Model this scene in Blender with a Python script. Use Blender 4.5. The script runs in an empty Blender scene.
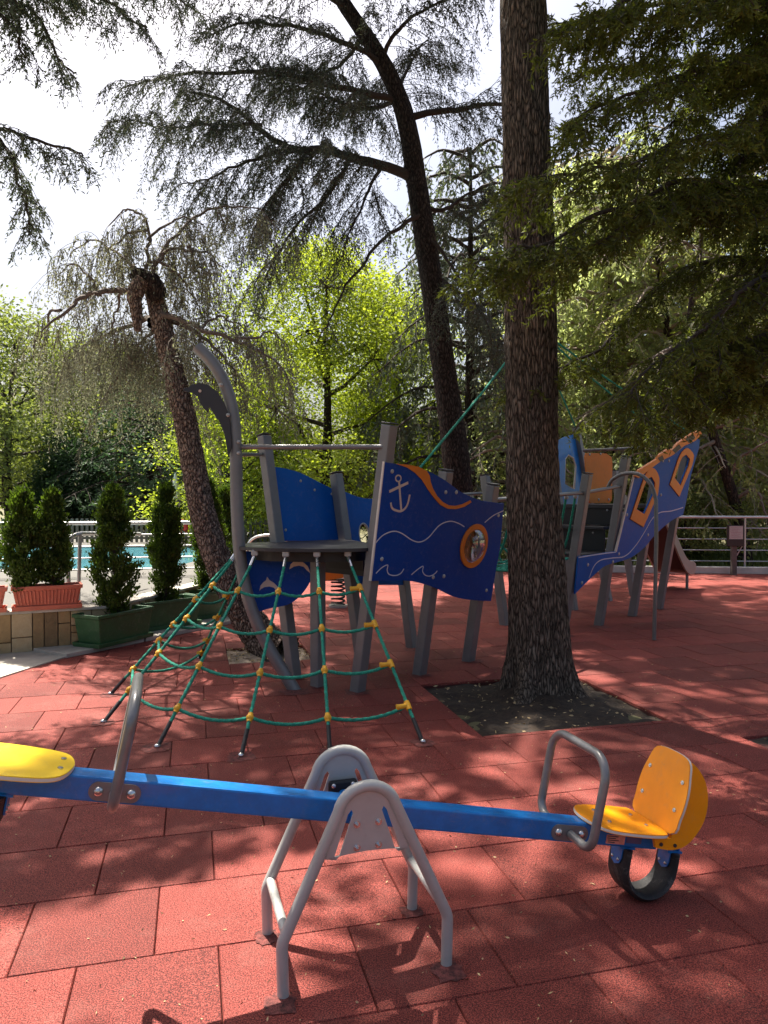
import bpy, bmesh, math, random
import numpy as np
from mathutils import Vector, Matrix, noise
from mathutils.geometry import tessellate_polygon

# ------------------------------------------------------------------ camera, light, exposure
S = bpy.context.scene
COL = S.collection
F = 740.0
CAMZ = 1.6
PITCH = math.atan(14 / F)
cd = bpy.data.cameras.new('camera'); cam = bpy.data.objects.new('camera', cd); COL.objects.link(cam)
cam.location = (0, 0, CAMZ); cam.rotation_euler = (math.pi / 2 - PITCH, 0, 0)
cd.sensor_fit = 'VERTICAL'; cd.sensor_height = 36; cd.lens = F / 1024 * 36
cd.clip_start = 0.05; cd.clip_end = 600
S.camera = cam

SUN_EL = math.radians(64); SUN_AZ = math.atan2(-.565, .825)      # azimuth clockwise from +Y
sunv = Vector((math.sin(SUN_AZ) * math.cos(SUN_EL), math.cos(SUN_AZ) * math.cos(SUN_EL), math.sin(SUN_EL)))
W = bpy.data.worlds.new('World'); S.world = W; W.use_nodes = True
nt = W.node_tree; nt.nodes.clear()
sky = nt.nodes.new('ShaderNodeTexSky'); sky.sky_type = 'NISHITA'; sky.sun_disc = False
sky.sun_elevation = SUN_EL; sky.sun_rotation = SUN_AZ; sky.dust_density = 7.0; sky.air_density = 1.0
bgn = nt.nodes.new('ShaderNodeBackground'); bgn.inputs[1].default_value = 0.076
wo = nt.nodes.new('ShaderNodeOutputWorld')
nt.links.new(sky.outputs[0], bgn.inputs[0]); nt.links.new(bgn.outputs[0], wo.inputs[0])
sl = bpy.data.lights.new('sun', 'SUN'); sl.energy = 5.0; sl.angle = math.radians(0.55); sl.color = (1, .93, .82)
so = bpy.data.objects.new('sun', sl); COL.objects.link(so)
so.rotation_euler = (-sunv).to_track_quat('-Z', 'Y').to_euler(); so.location = sunv * 30
S.view_settings.view_transform = 'Standard'; S.view_settings.look = 'None'
S.view_settings.gamma = 1; S.view_settings.exposure = 1.5; S.view_settings.use_curve_mapping = False
S.render.engine = 'CYCLES'
S.cycles.max_bounces = 8; S.cycles.diffuse_bounces = 3; S.cycles.transmission_bounces = 5; S.cycles.transparent_max_bounces = 6
S.cycles.use_denoising = True
S.cycles.sample_clamp_indirect = 6

# ------------------------------------------------------------------ pixel helpers (where a ray of the photograph meets a plane of the place)
CAM = Vector((0, 0, CAMZ))
def ray(x, y):
    v = (512 - y) / F
    return Vector(((x - 384) / F, math.cos(PITCH) + v * math.sin(PITCH), -math.sin(PITCH) + v * math.cos(PITCH)))
def at(x, y, Y):
    d = ray(x, y); return CAM + d * (Y / d.y)
def gr(x, y, z=0.0):
    d = ray(x, y); return CAM + d * ((z - CAMZ) / d.z)
def onplane(x, y, o, n):
    d = ray(x, y); return CAM + d * ((o - CAM).dot(n) / d.dot(n))
def V(*a): return Vector(a)

# ------------------------------------------------------------------ materials
MATS = {}
def mat(name, col, rough=.6, metal=0.0, spec=.5, var=0.0, vscale=6.0, bump=0.0, bscale=60.0, col2=None, coat=0.0, wear=0.0):
    m = bpy.data.materials.new(name); m.use_nodes = True; MATS[name] = m
    N = m.node_tree.nodes; L = m.node_tree.links; b = N['Principled BSDF']
    b.inputs['Roughness'].default_value = rough; b.inputs['Metallic'].default_value = metal
    b.inputs['Specular IOR Level'].default_value = spec; b.inputs['Coat Weight'].default_value = coat
    tc = N.new('ShaderNodeTexCoord')
    if var > 0 or col2:
        n = N.new('ShaderNodeTexNoise'); n.inputs['Scale'].default_value = vscale; n.inputs['Detail'].default_value = 6; n.inputs['Roughness'].default_value = .65
        L.new(tc.outputs['Object'], n.inputs['Vector'])
        r = N.new('ShaderNodeValToRGB'); r.color_ramp.elements[0].position = .3; r.color_ramp.elements[1].position = .7
        c1 = [c * (1 - var) for c in col]; c2 = [min(1, c * (1 + var)) for c in (col2 or col)]
        r.color_ramp.elements[0].color = (*c1, 1); r.color_ramp.elements[1].color = (*c2, 1)
        L.new(n.outputs['Fac'], r.inputs['Fac']); L.new(r.outputs['Color'], b.inputs['Base Color'])
        rr = N.new('ShaderNodeMapRange'); rr.inputs['To Min'].default_value = max(0, rough - .12); rr.inputs['To Max'].default_value = min(1, rough + .12)
        L.new(n.outputs['Fac'], rr.inputs['Value']); L.new(rr.outputs['Result'], b.inputs['Roughness'])
    else:
        b.inputs['Base Color'].default_value = (*col, 1)
    if wear > 0:                                   # dusty scuffs and specks
        w = N.new('ShaderNodeTexNoise'); w.inputs['Scale'].default_value = 16; w.inputs['Detail'].default_value = 10; w.inputs['Roughness'].default_value = .8; w.inputs['Distortion'].default_value = 1.2
        L.new(tc.outputs['Object'], w.inputs['Vector'])
        wr = N.new('ShaderNodeValToRGB'); wr.color_ramp.elements[0].position = .53; wr.color_ramp.elements[0].color = (0, 0, 0, 1); wr.color_ramp.elements[1].position = .72; wr.color_ramp.elements[1].color = (wear, wear, wear, 1)
        L.new(w.outputs['Fac'], wr.inputs['Fac'])
        wm_ = N.new('ShaderNodeMix'); wm_.data_type = 'RGBA'; L.new(wr.outputs['Color'], wm_.inputs['Factor']); wm_.inputs['B'].default_value = (.3, .26, .23, 1)
        if var > 0 or col2: L.new(r.outputs['Color'], wm_.inputs['A'])
        else: wm_.inputs['A'].default_value = (*col, 1)
        L.new(wm_.outputs['Result'], b.inputs['Base Color'])
    if bump > 0:
        n2 = N.new('ShaderNodeTexNoise'); n2.inputs['Scale'].default_value = bscale; n2.inputs['Detail'].default_value = 4
        L.new(tc.outputs['Object'], n2.inputs['Vector'])
        bp = N.new('ShaderNodeBump'); bp.inputs['Strength'].default_value = bump; bp.inputs['Distance'].default_value = .01
        L.new(n2.outputs['Fac'], bp.inputs['Height']); L.new(bp.outputs['Normal'], b.inputs['Normal'])
    return m

def leafmat(name, c1, c2, trans=.45, tcol=None, clump=.8, rough=.6):
    """leaf: diffuse + translucent, random colour per leaf and per clump"""
    m = bpy.data.materials.new(name); m.use_nodes = True; MATS[name] = m
    N = m.node_tree.nodes; L = m.node_tree.links; b = N['Principled BSDF']; out = N['Material Output']
    g = N.new('ShaderNodeNewGeometry'); tc = N.new('ShaderNodeTexCoord')
    n = N.new('ShaderNodeTexNoise'); n.inputs['Scale'].default_value = clump; n.inputs['Detail'].default_value = 2
    L.new(tc.outputs['Object'], n.inputs['Vector'])
    a = N.new('ShaderNodeMath'); a.operation = 'MULTIPLY_ADD'; a.inputs[1].default_value = .38
    L.new(g.outputs['Random Per Island'], a.inputs[0])
    s = N.new('ShaderNodeMath'); s.operation = 'MULTIPLY'; s.inputs[1].default_value = .92; L.new(n.outputs['Fac'], s.inputs[0]); L.new(s.outputs[0], a.inputs[2])
    r = N.new('ShaderNodeValToRGB'); r.color_ramp.elements[0].position = .2; r.color_ramp.elements[1].position = .85
    r.color_ramp.elements[0].color = (*c1, 1); r.color_ramp.elements[1].color = (*c2, 1)
    L.new(a.outputs[0], r.inputs['Fac']); L.new(r.outputs['Color'], b.inputs['Base Color'])
    b.inputs['Roughness'].default_value = rough; b.inputs['Specular IOR Level'].default_value = .3
    t = N.new('ShaderNodeBsdfTranslucent'); mx = N.new('ShaderNodeMixShader'); mx.inputs[0].default_value = trans
    mc = N.new('ShaderNodeMix'); mc.data_type = 'RGBA'; mc.blend_type = 'MULTIPLY'; mc.inputs['Factor'].default_value = 1
    L.new(r.outputs['Color'], mc.inputs['A']); tcol = tcol or (1.5, 1.6, .9); mc.inputs['B'].default_value = (*tcol, 1)
    L.new(mc.outputs['Result'], t.inputs['Color'])
    L.new(b.outputs[0], mx.inputs[1]); L.new(t.outputs[0], mx.inputs[2]); L.new(mx.outputs[0], out.inputs['Surface'])
    return m

def barkmat(name, dark, light, sx=9.0, sz=2.0, bump=.8):
    m = bpy.data.materials.new(name); m.use_nodes = True; MATS[name] = m
    N = m.node_tree.nodes; L = m.node_tree.links; b = N['Principled BSDF']; b.inputs['Roughness'].default_value = .9
    b.inputs['Specular IOR Level'].default_value = .2
    tc = N.new('ShaderNodeTexCoord'); mp = N.new('ShaderNodeMapping'); mp.inputs['Scale'].default_value = (sx, sx, sz)
    L.new(tc.outputs['Object'], mp.inputs['Vector'])
    nz = N.new('ShaderNodeTexNoise'); nz.inputs['Scale'].default_value = 1.2; nz.inputs['Detail'].default_value = 5
    L.new(mp.outputs[0], nz.inputs['Vector'])
    mv = N.new('ShaderNodeMix'); mv.data_type = 'RGBA'; mv.blend_type = 'ADD'; mv.inputs['Factor'].default_value = .95
    L.new(mp.outputs[0], mv.inputs['A']); L.new(nz.outputs['Color'], mv.inputs['B'])
    vo = N.new('ShaderNodeTexVoronoi'); vo.feature = 'DISTANCE_TO_EDGE'; vo.inputs['Scale'].default_value = 3.2
    L.new(mv.outputs['Result'], vo.inputs['Vector'])
    n2 = N.new('ShaderNodeTexNoise'); n2.inputs['Scale'].default_value = 9; n2.inputs['Detail'].default_value = 6; L.new(mp.outputs[0], n2.inputs['Vector'])
    ml = N.new('ShaderNodeMath'); ml.operation = 'MULTIPLY_ADD'; ml.inputs[1].default_value = 1.6; L.new(vo.outputs['Distance'], ml.inputs[0])
    m3 = N.new('ShaderNodeMath'); m3.operation = 'MULTIPLY'; m3.inputs[1].default_value = .5; L.new(n2.outputs['Fac'], m3.inputs[0]); L.new(m3.outputs[0], ml.inputs[2])
    r = N.new('ShaderNodeValToRGB'); r.color_ramp.elements[0].position = .25; r.color_ramp.elements[1].position = .8
    r.color_ramp.elements[0].color = (*dark, 1); r.color_ramp.elements[1].color = (*light, 1)
    L.new(ml.outputs[0], r.inputs['Fac']); L.new(r.outputs['Color'], b.inputs['Base Color'])
    bp = N.new('ShaderNodeBump'); bp.inputs['Strength'].default_value = bump; bp.inputs['Distance'].default_value = .03
    L.new(ml.outputs[0], bp.inputs['Height']); L.new(bp.outputs['Normal'], b.inputs['Normal'])
    return m

GREY = mat('grey_powder_coat', (.2, .2, .2), .42, .25, var=.12, vscale=5, bump=.05, bscale=400, wear=0.35)
GREYL = mat('light_grey_coat', (.42, .42, .40), .36, .15, var=.08, vscale=7, bump=.05, bscale=400, wear=0.3)
HGREY = mat('handle_grey', (.2, .2, .2), .32, .35, var=.15, vscale=14, wear=0.3)
STEEL = mat('bright_steel', (.62, .62, .62), .25, .95, var=.12, vscale=30)
BLUEM = mat('blue_beam_paint', (.003, .16, .5), .34, .05, var=.2, vscale=14, coat=.3, bump=.04, bscale=120, wear=0.28)
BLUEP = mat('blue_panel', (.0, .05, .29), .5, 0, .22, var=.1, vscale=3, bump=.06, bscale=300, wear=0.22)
BLUESUN = mat('blue_panel_sunlit', (.0, .1, .42), .5, 0, .22, var=.1, vscale=3, bump=.06, bscale=300, wear=0.2)  # same boards as the other panels, with sunlit brightness put into the colour
ORAN = mat('orange_panel', (.72, .2, .012), .42, var=.1, vscale=4, bump=.05, bscale=300, wear=0.25)
SEATM = mat('seat_amber', (.92, .33, .004), .36, var=.06, vscale=8, bump=.06, bscale=260, wear=0.2)
SEATY = mat('seat_yellow', (.93, .62, .006), .38, var=.06, vscale=8, bump=.06, bscale=260, wear=0.2)
EDGE = mat('panel_core_edge', (.72, .66, .58), .6, var=.1)
CREAM = mat('cream_engraving', (.62, .5, .42), .6, var=.1)
WHITEL = mat('pale_groove', (.6, .6, .66), .6)
BLACKP = mat('black_plastic', (.012, .012, .013), .5, var=.2, vscale=20)
DARKDECK = mat('dark_deck', (.028, .027, .03), .5, var=.25, vscale=9, bump=.15, bscale=220)
DOLPH = mat('dark_grey_board', (.03, .03, .035), .5, var=.15)
GROPE = mat('green_rope', (.006, .2, .13), .75, var=.35, vscale=90, bump=.6, bscale=260, col2=(.02, .33, .22))
YCONN = mat('yellow_connector', (.8, .4, .02), .45, var=.12, vscale=12)
RUBBER = mat('black_rubber', (.015, .015, .016), .62, var=.3, vscale=12, bump=.2, bscale=90, wear=0.5)
TERRA = mat('terracotta_plastic', (.52, .13, .075), .6, var=.14, vscale=10, bump=.1, bscale=200, wear=0.35)
GPLAN = mat('green_plastic', (.03, .1, .035), .45, var=.2, vscale=8, bump=.06, bscale=200, wear=0.35)
SOIL = mat('soil', (.014, .009, .006), .95, var=.5, vscale=20, bump=.9, bscale=50, col2=(.036, .023, .014))
SLAB = mat('concrete_slab', (.42, .39, .34), .9, var=.2, vscale=5, bump=.3, bscale=90)
RAILW = mat('pale_rail', (.55, .55, .55), .35, .5, var=.08, vscale=8)
SLIDE = mat('slide_side_grey', (.3, .285, .25), .45, .1, var=.12, vscale=5)
MAROON = mat('maroon_panel', (.035, .014, .013), .6, var=.15, vscale=5)
WOODP = mat('brown_post', (.1, .085, .075), .7, var=.3, vscale=14)
PICK = mat('beige_pickets', (.16, .15, .12), .8, var=.2, vscale=6)
PAPER = mat('printed_sheet', (.38, .37, .36), .6, var=.15, vscale=30)
STICK = mat('sticker', (.75, .3, .22), .5, var=.2, vscale=60)
REDP = mat('red_plastic', (.65, .03, .02), .4, var=.1)
WHITEP = mat('white_cloth', (.75, .75, .73), .7, var=.08, vscale=4)
SEAM = mat('stone_wall_joint', (.16, .12, .08), .95, var=.2)
BARK1 = barkmat('bark_cedar', (.02, .016, .012), (.28, .22, .17), 15, 2.6, 1.0)
BARK2 = barkmat('bark_scaly', (.035, .02, .016), (.5, .38, .3), 10, 5, 1.0)
BARK3 = barkmat('bark_dark', (.012, .009, .008), (.085, .062, .05), 8, 3, .8)
TWIG = mat('twig_wood', (.045, .032, .025), .9, var=.3, vscale=9)
DEADW = mat('grey_twigs', (.15, .12, .10), .9, var=.3, vscale=9)

PALEB = mat('pale_branches', (.3, .24, .19), .9, var=.3, vscale=4)
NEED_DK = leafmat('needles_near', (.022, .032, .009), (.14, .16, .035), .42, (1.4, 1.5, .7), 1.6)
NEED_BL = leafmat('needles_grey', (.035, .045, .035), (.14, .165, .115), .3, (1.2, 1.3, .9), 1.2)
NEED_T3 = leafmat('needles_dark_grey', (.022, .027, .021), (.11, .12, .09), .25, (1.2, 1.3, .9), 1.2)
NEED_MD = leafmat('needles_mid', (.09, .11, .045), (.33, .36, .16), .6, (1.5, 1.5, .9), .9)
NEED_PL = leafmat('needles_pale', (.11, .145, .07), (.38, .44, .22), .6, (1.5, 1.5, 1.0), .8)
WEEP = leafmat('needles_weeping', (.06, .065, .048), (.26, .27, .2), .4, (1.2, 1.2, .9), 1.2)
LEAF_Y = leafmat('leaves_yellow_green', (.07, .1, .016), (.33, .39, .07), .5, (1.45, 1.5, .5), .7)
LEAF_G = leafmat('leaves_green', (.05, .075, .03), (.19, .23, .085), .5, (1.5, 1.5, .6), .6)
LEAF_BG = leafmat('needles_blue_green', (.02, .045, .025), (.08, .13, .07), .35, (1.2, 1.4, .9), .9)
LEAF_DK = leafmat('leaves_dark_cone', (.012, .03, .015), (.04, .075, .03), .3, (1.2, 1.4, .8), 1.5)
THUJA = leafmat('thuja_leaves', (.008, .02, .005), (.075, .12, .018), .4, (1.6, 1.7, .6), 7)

# ------------------------------------------------------------------ mesh builder
class MB:
    def __init__(s): s.v = []; s.f = []; s.cuts = []
    def cut(s): s.cuts.append((len(s.v), len(s.f))); return s
    def add(s, vs, fs):
        k = len(s.v); s.v += [tuple(v) for v in vs]; s.f += [tuple(i + k for i in f) for f in fs]; return s
    def box(s, c, sx, sy, sz, ex=None, ey=None, ez=None):
        ex = ex or V(1, 0, 0); ey = ey or V(0, 1, 0); ez = ez or V(0, 0, 1); c = Vector(c)
        vs = [c + ex * (a * sx / 2) + ey * (b * sy / 2) + ez * (d * sz / 2) for a in (-1, 1) for b in (-1, 1) for d in (-1, 1)]
        return s.add(vs, [(0, 1, 3, 2), (4, 6, 7, 5), (0, 4, 5, 1), (2, 3, 7, 6), (0, 2, 6, 4), (1, 5, 7, 3)])
    def bar(s, a, b, w, d, side=None):
        a = Vector(a); b = Vector(b); ez = (b - a).normalized(); side = side or V(0, 0, 1)
        ex = side - ez * side.dot(ez)
        if ex.length < 1e-4: ex = V(1, 0, 0)
        ex.normalize(); ey = ez.cross(ex)
        return s.box((a + b) / 2, w, d, (b - a).length, ex, ey, ez)
    def tube(s, pts, r, n=12, closed=False, cap=True):
        pts = [Vector(p) for p in pts]; m = len(pts); rr = r if hasattr(r, '__len__') else [r] * m
        T = []
        for i in range(m):
            if closed: t = pts[(i + 1) % m] - pts[i - 1]
            else: t = pts[min(i + 1, m - 1)] - pts[max(i - 1, 0)]
            T.append(t.normalized())
        ref = V(0, 0, 1) if abs(T[0].z) < .9 else V(1, 0, 0)
        nr = (ref - T[0] * ref.dot(T[0])).normalized(); vs = []
        for i in range(m):
            nr = nr - T[i] * nr.dot(T[i]); nr.normalize(); bi = T[i].cross(nr)
            for k in range(n):
                a = 2 * math.pi * k / n; vs.append(pts[i] + (nr * math.cos(a) + bi * math.sin(a)) * rr[i])
        fs = []
        for i in range(m if closed else m - 1):
            j = (i + 1) % m
            for k in range(n):
                q = (k + 1) % n; fs.append((i * n + k, i * n + q, j * n + q, j * n + k))
        if cap and not closed: fs += [tuple(range(n))[::-1], tuple((m - 1) * n + k for k in range(n))]
        return s.add(vs, fs)
    def disc(s, c, axis, r, h, n=20, r2=None):
        axis = Vector(axis).normalized(); c = Vector(c); r2 = r if r2 is None else r2
        return s.tube([c - axis * h / 2, c + axis * h / 2], [r, r2], n)
    def dome(s, c, axis, r, h, n=14):
        axis = Vector(axis).normalized(); c = Vector(c); K = 5
        pts = [c + axis * (h * math.sin(math.pi / 2 * k / K)) for k in range(K + 1)]
        s.tube(pts, [max(r * math.cos(math.pi / 2 * k / K), .0005) for k in range(K + 1)], n); return s.cut()
    def ball(s, c, r, seg=12, rings=8, sc=(1, 1, 1)):
        c = Vector(c); vs = []; fs = []
        for i in range(rings + 1):
            th = math.pi * i / rings
            for k in range(seg):
                ph = 2 * math.pi * k / seg
                vs.append(c + V(r * sc[0] * math.sin(th) * math.cos(ph), r * sc[1] * math.sin(th) * math.sin(ph), r * sc[2] * math.cos(th)))
        for i in range(rings):
            for k in range(seg):
                q = (k + 1) % seg; fs.append((i * seg + k, (i + 1) * seg + k, (i + 1) * seg + q, i * seg + q))
        return s.add(vs, fs)
    def plate(s, o, u, v, loops, d0, d1):
        """polygon with holes in plane (o,u,v), between offsets d0 and d1 along u x v"""
        n = u.cross(v).normalized()
        loops3 = [[Vector((a, b, 0)) for a, b in lp] for lp in loops]
        tri = tessellate_polygon(loops3); flat = [p for lp in loops for p in lp]; K = len(flat)
        vs = [o + u * a + v * b + n * d1 for a, b in flat] + [o + u * a + v * b + n * d0 for a, b in flat]
        fs = [tuple(t) for t in tri] + [tuple(i + K for i in t[::-1]) for t in tri]
        k = 0
        for lp in loops:
            m = len(lp)
            for i in range(m): fs.append((k + i, k + (i + 1) % m, K + k + (i + 1) % m, K + k + i))
            k += m
        return s.add(vs, fs)
    def ribbon(s, o, u, v, line, w, d0, d1, taper=False):
        m = len(line); L = []; R = []
        for i in range(m):
            a = Vector(line[min(i + 1, m - 1)]) - Vector(line[max(i - 1, 0)]); a = Vector((a[0], a[1])).normalized(); nn = Vector((-a.y, a.x)) * (w / 2)
            L.append((line[i][0] + nn.x, line[i][1] + nn.y)); R.append((line[i][0] - nn.x, line[i][1] - nn.y))
        n = u.cross(v).normalized(); P = lambda q, d: o + u * q[0] + v * q[1] + n * d
        vs = []
        for i in range(m): vs += [P(L[i], d1), P(R[i], d1), P(R[i], d0), P(L[i], d0)]
        fs = []
        for i in range(m - 1):
            a = i * 4; b = a + 4
            for k in range(4): fs.append((a + k, a + (k + 1) % 4, b + (k + 1) % 4, b + k))
        fs += [(0, 1, 2, 3), ((m - 1) * 4 + 3, (m - 1) * 4 + 2, (m - 1) * 4 + 1, (m - 1) * 4)]
        return s.add(vs, fs)
    def build(s, name, m, parent=None, smooth=True, bevel=0.0, recalc=True, sharp=40):
        if len(s.cuts) > 1:                     # several like pieces: each its own object
            a = (0, 0); last = None
            for c in s.cuts:
                q = MB(); q.v = s.v[a[0]:c[0]]; q.f = [tuple(i - a[0] for i in f) for f in s.f[a[1]:c[1]]]; a = c
                last = q.build(name, m, parent, smooth, bevel, recalc, sharp)
            return last
        off = Vector((0, 0, 0)); p = parent
        while p is not None: off += p.location; p = p.parent
        me = bpy.data.meshes.new(name)
        me.from_pydata([(v[0] - off.x, v[1] - off.y, v[2] - off.z) for v in s.v], [], s.f)
        if recalc:
            bm = bmesh.new(); bm.from_mesh(me); bmesh.ops.recalc_face_normals(bm, faces=bm.faces); bm.to_mesh(me); bm.free()
        if smooth:
            me.polygons.foreach_set('use_smooth', [True] * len(me.polygons))
            me.set_sharp_from_angle(angle=math.radians(sharp))
        me.materials.append(m)
        o = bpy.data.objects.new(name, me); COL.objects.link(o); o.parent = parent
        if bevel:
            b = o.modifiers.new('bevel', 'BEVEL'); b.width = bevel; b.segments = 2; b.limit_method = 'ANGLE'; b.angle_limit = math.radians(40)
        return o

def tag(o, label=None, cat=None, group=None, kind=None):
    if label: o['label'] = label
    if cat: o['category'] = cat
    if group: o['group'] = group
    if kind: o['kind'] = kind
    return o
def empty(name, loc, label, cat, group=None):
    o = bpy.data.objects.new(name, None); o.empty_display_size = .2; COL.objects.link(o); o.location = loc
    return tag(o, label, cat, group)

def cr(pts, n=8, closed=False):
    """Catmull-Rom through points (tuples of any dimension)"""
    P = [np.array(tuple(p), float) for p in pts]; m = len(P); out = []
    for i in range(m if closed else m - 1):
        if closed: a, b, c, d = P[i - 1], P[i], P[(i + 1) % m], P[(i + 2) % m]
        else: a, b, c, d = P[max(i - 1, 0)], P[i], P[i + 1], P[min(i + 2, m - 1)]
        for k in range(n):
            t = k / n
            out.append(.5 * ((2 * b) + (c - a) * t + (2 * a - 5 * b + 4 * c - d) * t * t + (3 * b - a - 3 * c + d) * t ** 3))
    if not closed: out.append(P[-1])
    return [tuple(float(x) for x in q) for q in out]
def fillet(pts, r, n=7, closed=False):
    pts = [Vector(p) for p in pts]; m = len(pts); out = []
    for i in range(m):
        if not closed and i in (0, m - 1): out.append(pts[i]); continue
        p = pts[i]; a = pts[i - 1] - p; b = pts[(i + 1) % m] - p; ra = r[i] if hasattr(r, '__len__') else r
        ang = a.angle(b); 
        if ang > math.pi - .02: out.append(p); continue
        d = min(ra / math.tan(ang / 2), a.length * .48, b.length * .48); R = d * math.tan(ang / 2)
        a.normalize(); b.normalize(); c = p + (a + b).normalized() * (R / math.sin(ang / 2))
        s0 = p + a * d - c; s1 = p + b * d - c; tot = s0.angle(s1)
        for k in range(n + 1):
            t = k / n; out.append(c + (s0 * math.sin((1 - t) * tot) + s1 * math.sin(t * tot)) / math.sin(tot))
    return out

# ------------------------------------------------------------------ fast leaf / twig meshes
class Soup:
    """numpy accumulator of quads"""
    def __init__(s): s.q = []; s.tv = []; s.tf = []; s.k = 0
    def blades(s, c, d, l, w, rng):
        c = np.asarray(c, float); d = np.asarray(d, float); n = len(c)
        if n == 0: return
        d = d / (np.linalg.norm(d, axis=1, keepdims=True) + 1e-9)
        r = rng.normal(size=(n, 3)); sd = np.cross(d, r); sd /= (np.linalg.norm(sd, axis=1, keepdims=True) + 1e-9)
        l = np.broadcast_to(np.asarray(l, float).reshape(-1, 1), (n, 1)); w = np.broadcast_to(np.asarray(w, float).reshape(-1, 1), (n, 1))
        s.q.append(np.stack([c, c + d * l * .45 + sd * w * .5, c + d * l, c + d * l * .45 - sd * w * .5], axis=1))
    def tube(s, pts, r, n=4):
        pts = np.asarray(pts, float); m = len(pts); r = np.broadcast_to(np.asarray(r, float), (m,))
        t = np.gradient(pts, axis=0); t /= (np.linalg.norm(t, axis=1, keepdims=True) + 1e-9)
        ref = np.array([0.31, 0.11, .94]) if abs(t[0][2]) < .8 else np.array([.9, .3, .1])
        a = np.cross(t, ref); a /= (np.linalg.norm(a, axis=1, keepdims=True) + 1e-9); b = np.cross(t, a)
        ang = np.arange(n) * 2 * np.pi / n
        v = pts[:, None, :] + (a[:, None, :] * np.cos(ang)[None, :, None] + b[:, None, :] * np.sin(ang)[None, :, None]) * r[:, None, None]
        i = np.arange(m - 1)[:, None] * n; k = np.arange(n)[None, :]; q = (k + 1) % n
        f = np.stack([i + k, i + q, i + n + q, i + n + k], axis=2).reshape(-1, 4) + s.k
        s.tv.append(v.reshape(-1, 3)); s.tf.append(f); s.k += m * n
    def build(s, name, m, parent=None, smooth=False):
        vs = list(s.tv); fs = list(s.tf); k = s.k
        if s.q:
            q = np.concatenate(s.q); vs.append(q.reshape(-1, 3)); fs.append(np.arange(len(q) * 4).reshape(-1, 4) + k)
        v = np.concatenate(vs); f = np.concatenate(fs)
        off = Vector((0, 0, 0)); p = parent
        while p is not None: off += p.location; p = p.parent
        v = v - np.array(off)
        me = bpy.data.meshes.new(name); me.vertices.add(len(v)); me.vertices.foreach_set('co', v.astype(np.float32).ravel())
        me.loops.add(len(f) * 4); me.loops.foreach_set('vertex_index', f.astype(np.int32).ravel())
        me.polygons.add(len(f)); me.polygons.foreach_set('loop_start', (np.arange(len(f)) * 4).astype(np.int32))
        me.polygons.foreach_set('use_smooth', np.full(len(f), smooth)); me.update(calc_edges=True)
        me.materials.append(m)
        o = bpy.data.objects.new(name, me); COL.objects.link(o); o.parent = parent
        return o

def nrm(v): v = np.asarray(v, float); return v / (np.linalg.norm(v) + 1e-9)
UP = np.array([0, 0, 1.0])

def limb(leaf, wood, rng, path, r0, lat=1.0, sp=.12, twig=.22, tsp=.07, nb=7, bl=.05, bw=.014, droop=.5, start=.15, flat=1.0, weep=0.0, rt=.006):
    """cedar limb: path of points, side branches in a flat drooping fan, twigs, needles"""
    P = np.array(cr(path, 6)); wob = rng.normal(0, 1, (len(P), 3)); wob = np.cumsum(wob, 0) * .014; wob -= wob[0]; P = P + wob; seg = np.linalg.norm(np.diff(P, axis=0), axis=1); L = seg.sum(); m = len(P)
    s = np.concatenate([[0], np.cumsum(seg)]) / L
    wood.tube(P, r0 * (1 - s * .85) + .003, 7)
    n = max(3, int(L * (1 - start) / sp)); side = 1
    for i in range(n):
        t = start + (1 - start) * (i + rng.random() * .8) / n; side = -side
        p = np.array([np.interp(t, s, P[:, k]) for k in range(3)])
        j = min(int(np.searchsorted(s, t)), m - 1); fwd = nrm(P[j] - P[max(j - 1, 0)] + 1e-6)
        sd = nrm(np.cross(fwd, UP)) * side
        d = nrm(fwd * rng.uniform(.35, .9) + sd * rng.uniform(.6, 1.1) + UP * rng.normal(0, .16) * flat)
        ll = lat * rng.uniform(.45, 1.1) * (1.05 - .7 * t) + .12
        k = 7; u = np.linspace(0, 1, k); bend = -UP * droop * (u ** 1.8)[:, None] * ll + rng.normal(0, .02 * ll, (k, 3)) * u[:, None]
        Q = p + d * (u * ll)[:, None] + bend
        wood.tube(Q, np.linspace(max(rt, r0 * .12), rt * .4, k), 3)
        nt_ = max(3, int(ll / tsp)); tt = np.sort(rng.uniform(.08, 1, nt_)); B = np.stack([np.interp(tt, u, Q[:, a]) for a in range(3)], 1)
        dl = np.stack([np.interp(tt, u[:-1], np.diff(Q, axis=0)[:, a]) for a in range(3)], 1); dl /= np.linalg.norm(dl, axis=1, keepdims=True)
        ss = np.cross(dl, UP); ss /= (np.linalg.norm(ss, axis=1, keepdims=True) + 1e-6); sg = np.where(np.arange(nt_) % 2 == 0, 1, -1)[:, None]
        td = dl * rng.uniform(.3, 1, (nt_, 1)) + ss * sg * rng.uniform(.5, 1.1, (nt_, 1)) + UP * (rng.normal(-.12, .25, (nt_, 1)) - weep * 3)
        td /= np.linalg.norm(td, axis=1, keepdims=True)
        tl = twig * rng.uniform(.4, 1.15, (nt_, 1)) * (1.1 - .5 * tt[:, None])
        x = (np.arange(nb) + .5) / nb
        c = B[:, None, :] + td[:, None, :] * (tl * x[None, :])[:, :, None] - UP * ((x ** 2)[None, :] * tl * (.25 + weep))[:, :, None]
        c = c.reshape(-1, 3) + rng.normal(0, .006, (nt_ * nb, 3))
        bd = np.repeat(td, nb, 0) * .8 + rng.normal(0, .55, (nt_ * nb, 3))
        leaf.blades(c, bd, bl * rng.uniform(.6, 1.2, nt_ * nb), bw * rng.uniform(.7, 1.3, nt_ * nb), rng)
        # twig stems as thin blades
        wood.blades(B, td, tl[:, 0], .006 + rt * .5, rng)

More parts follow.
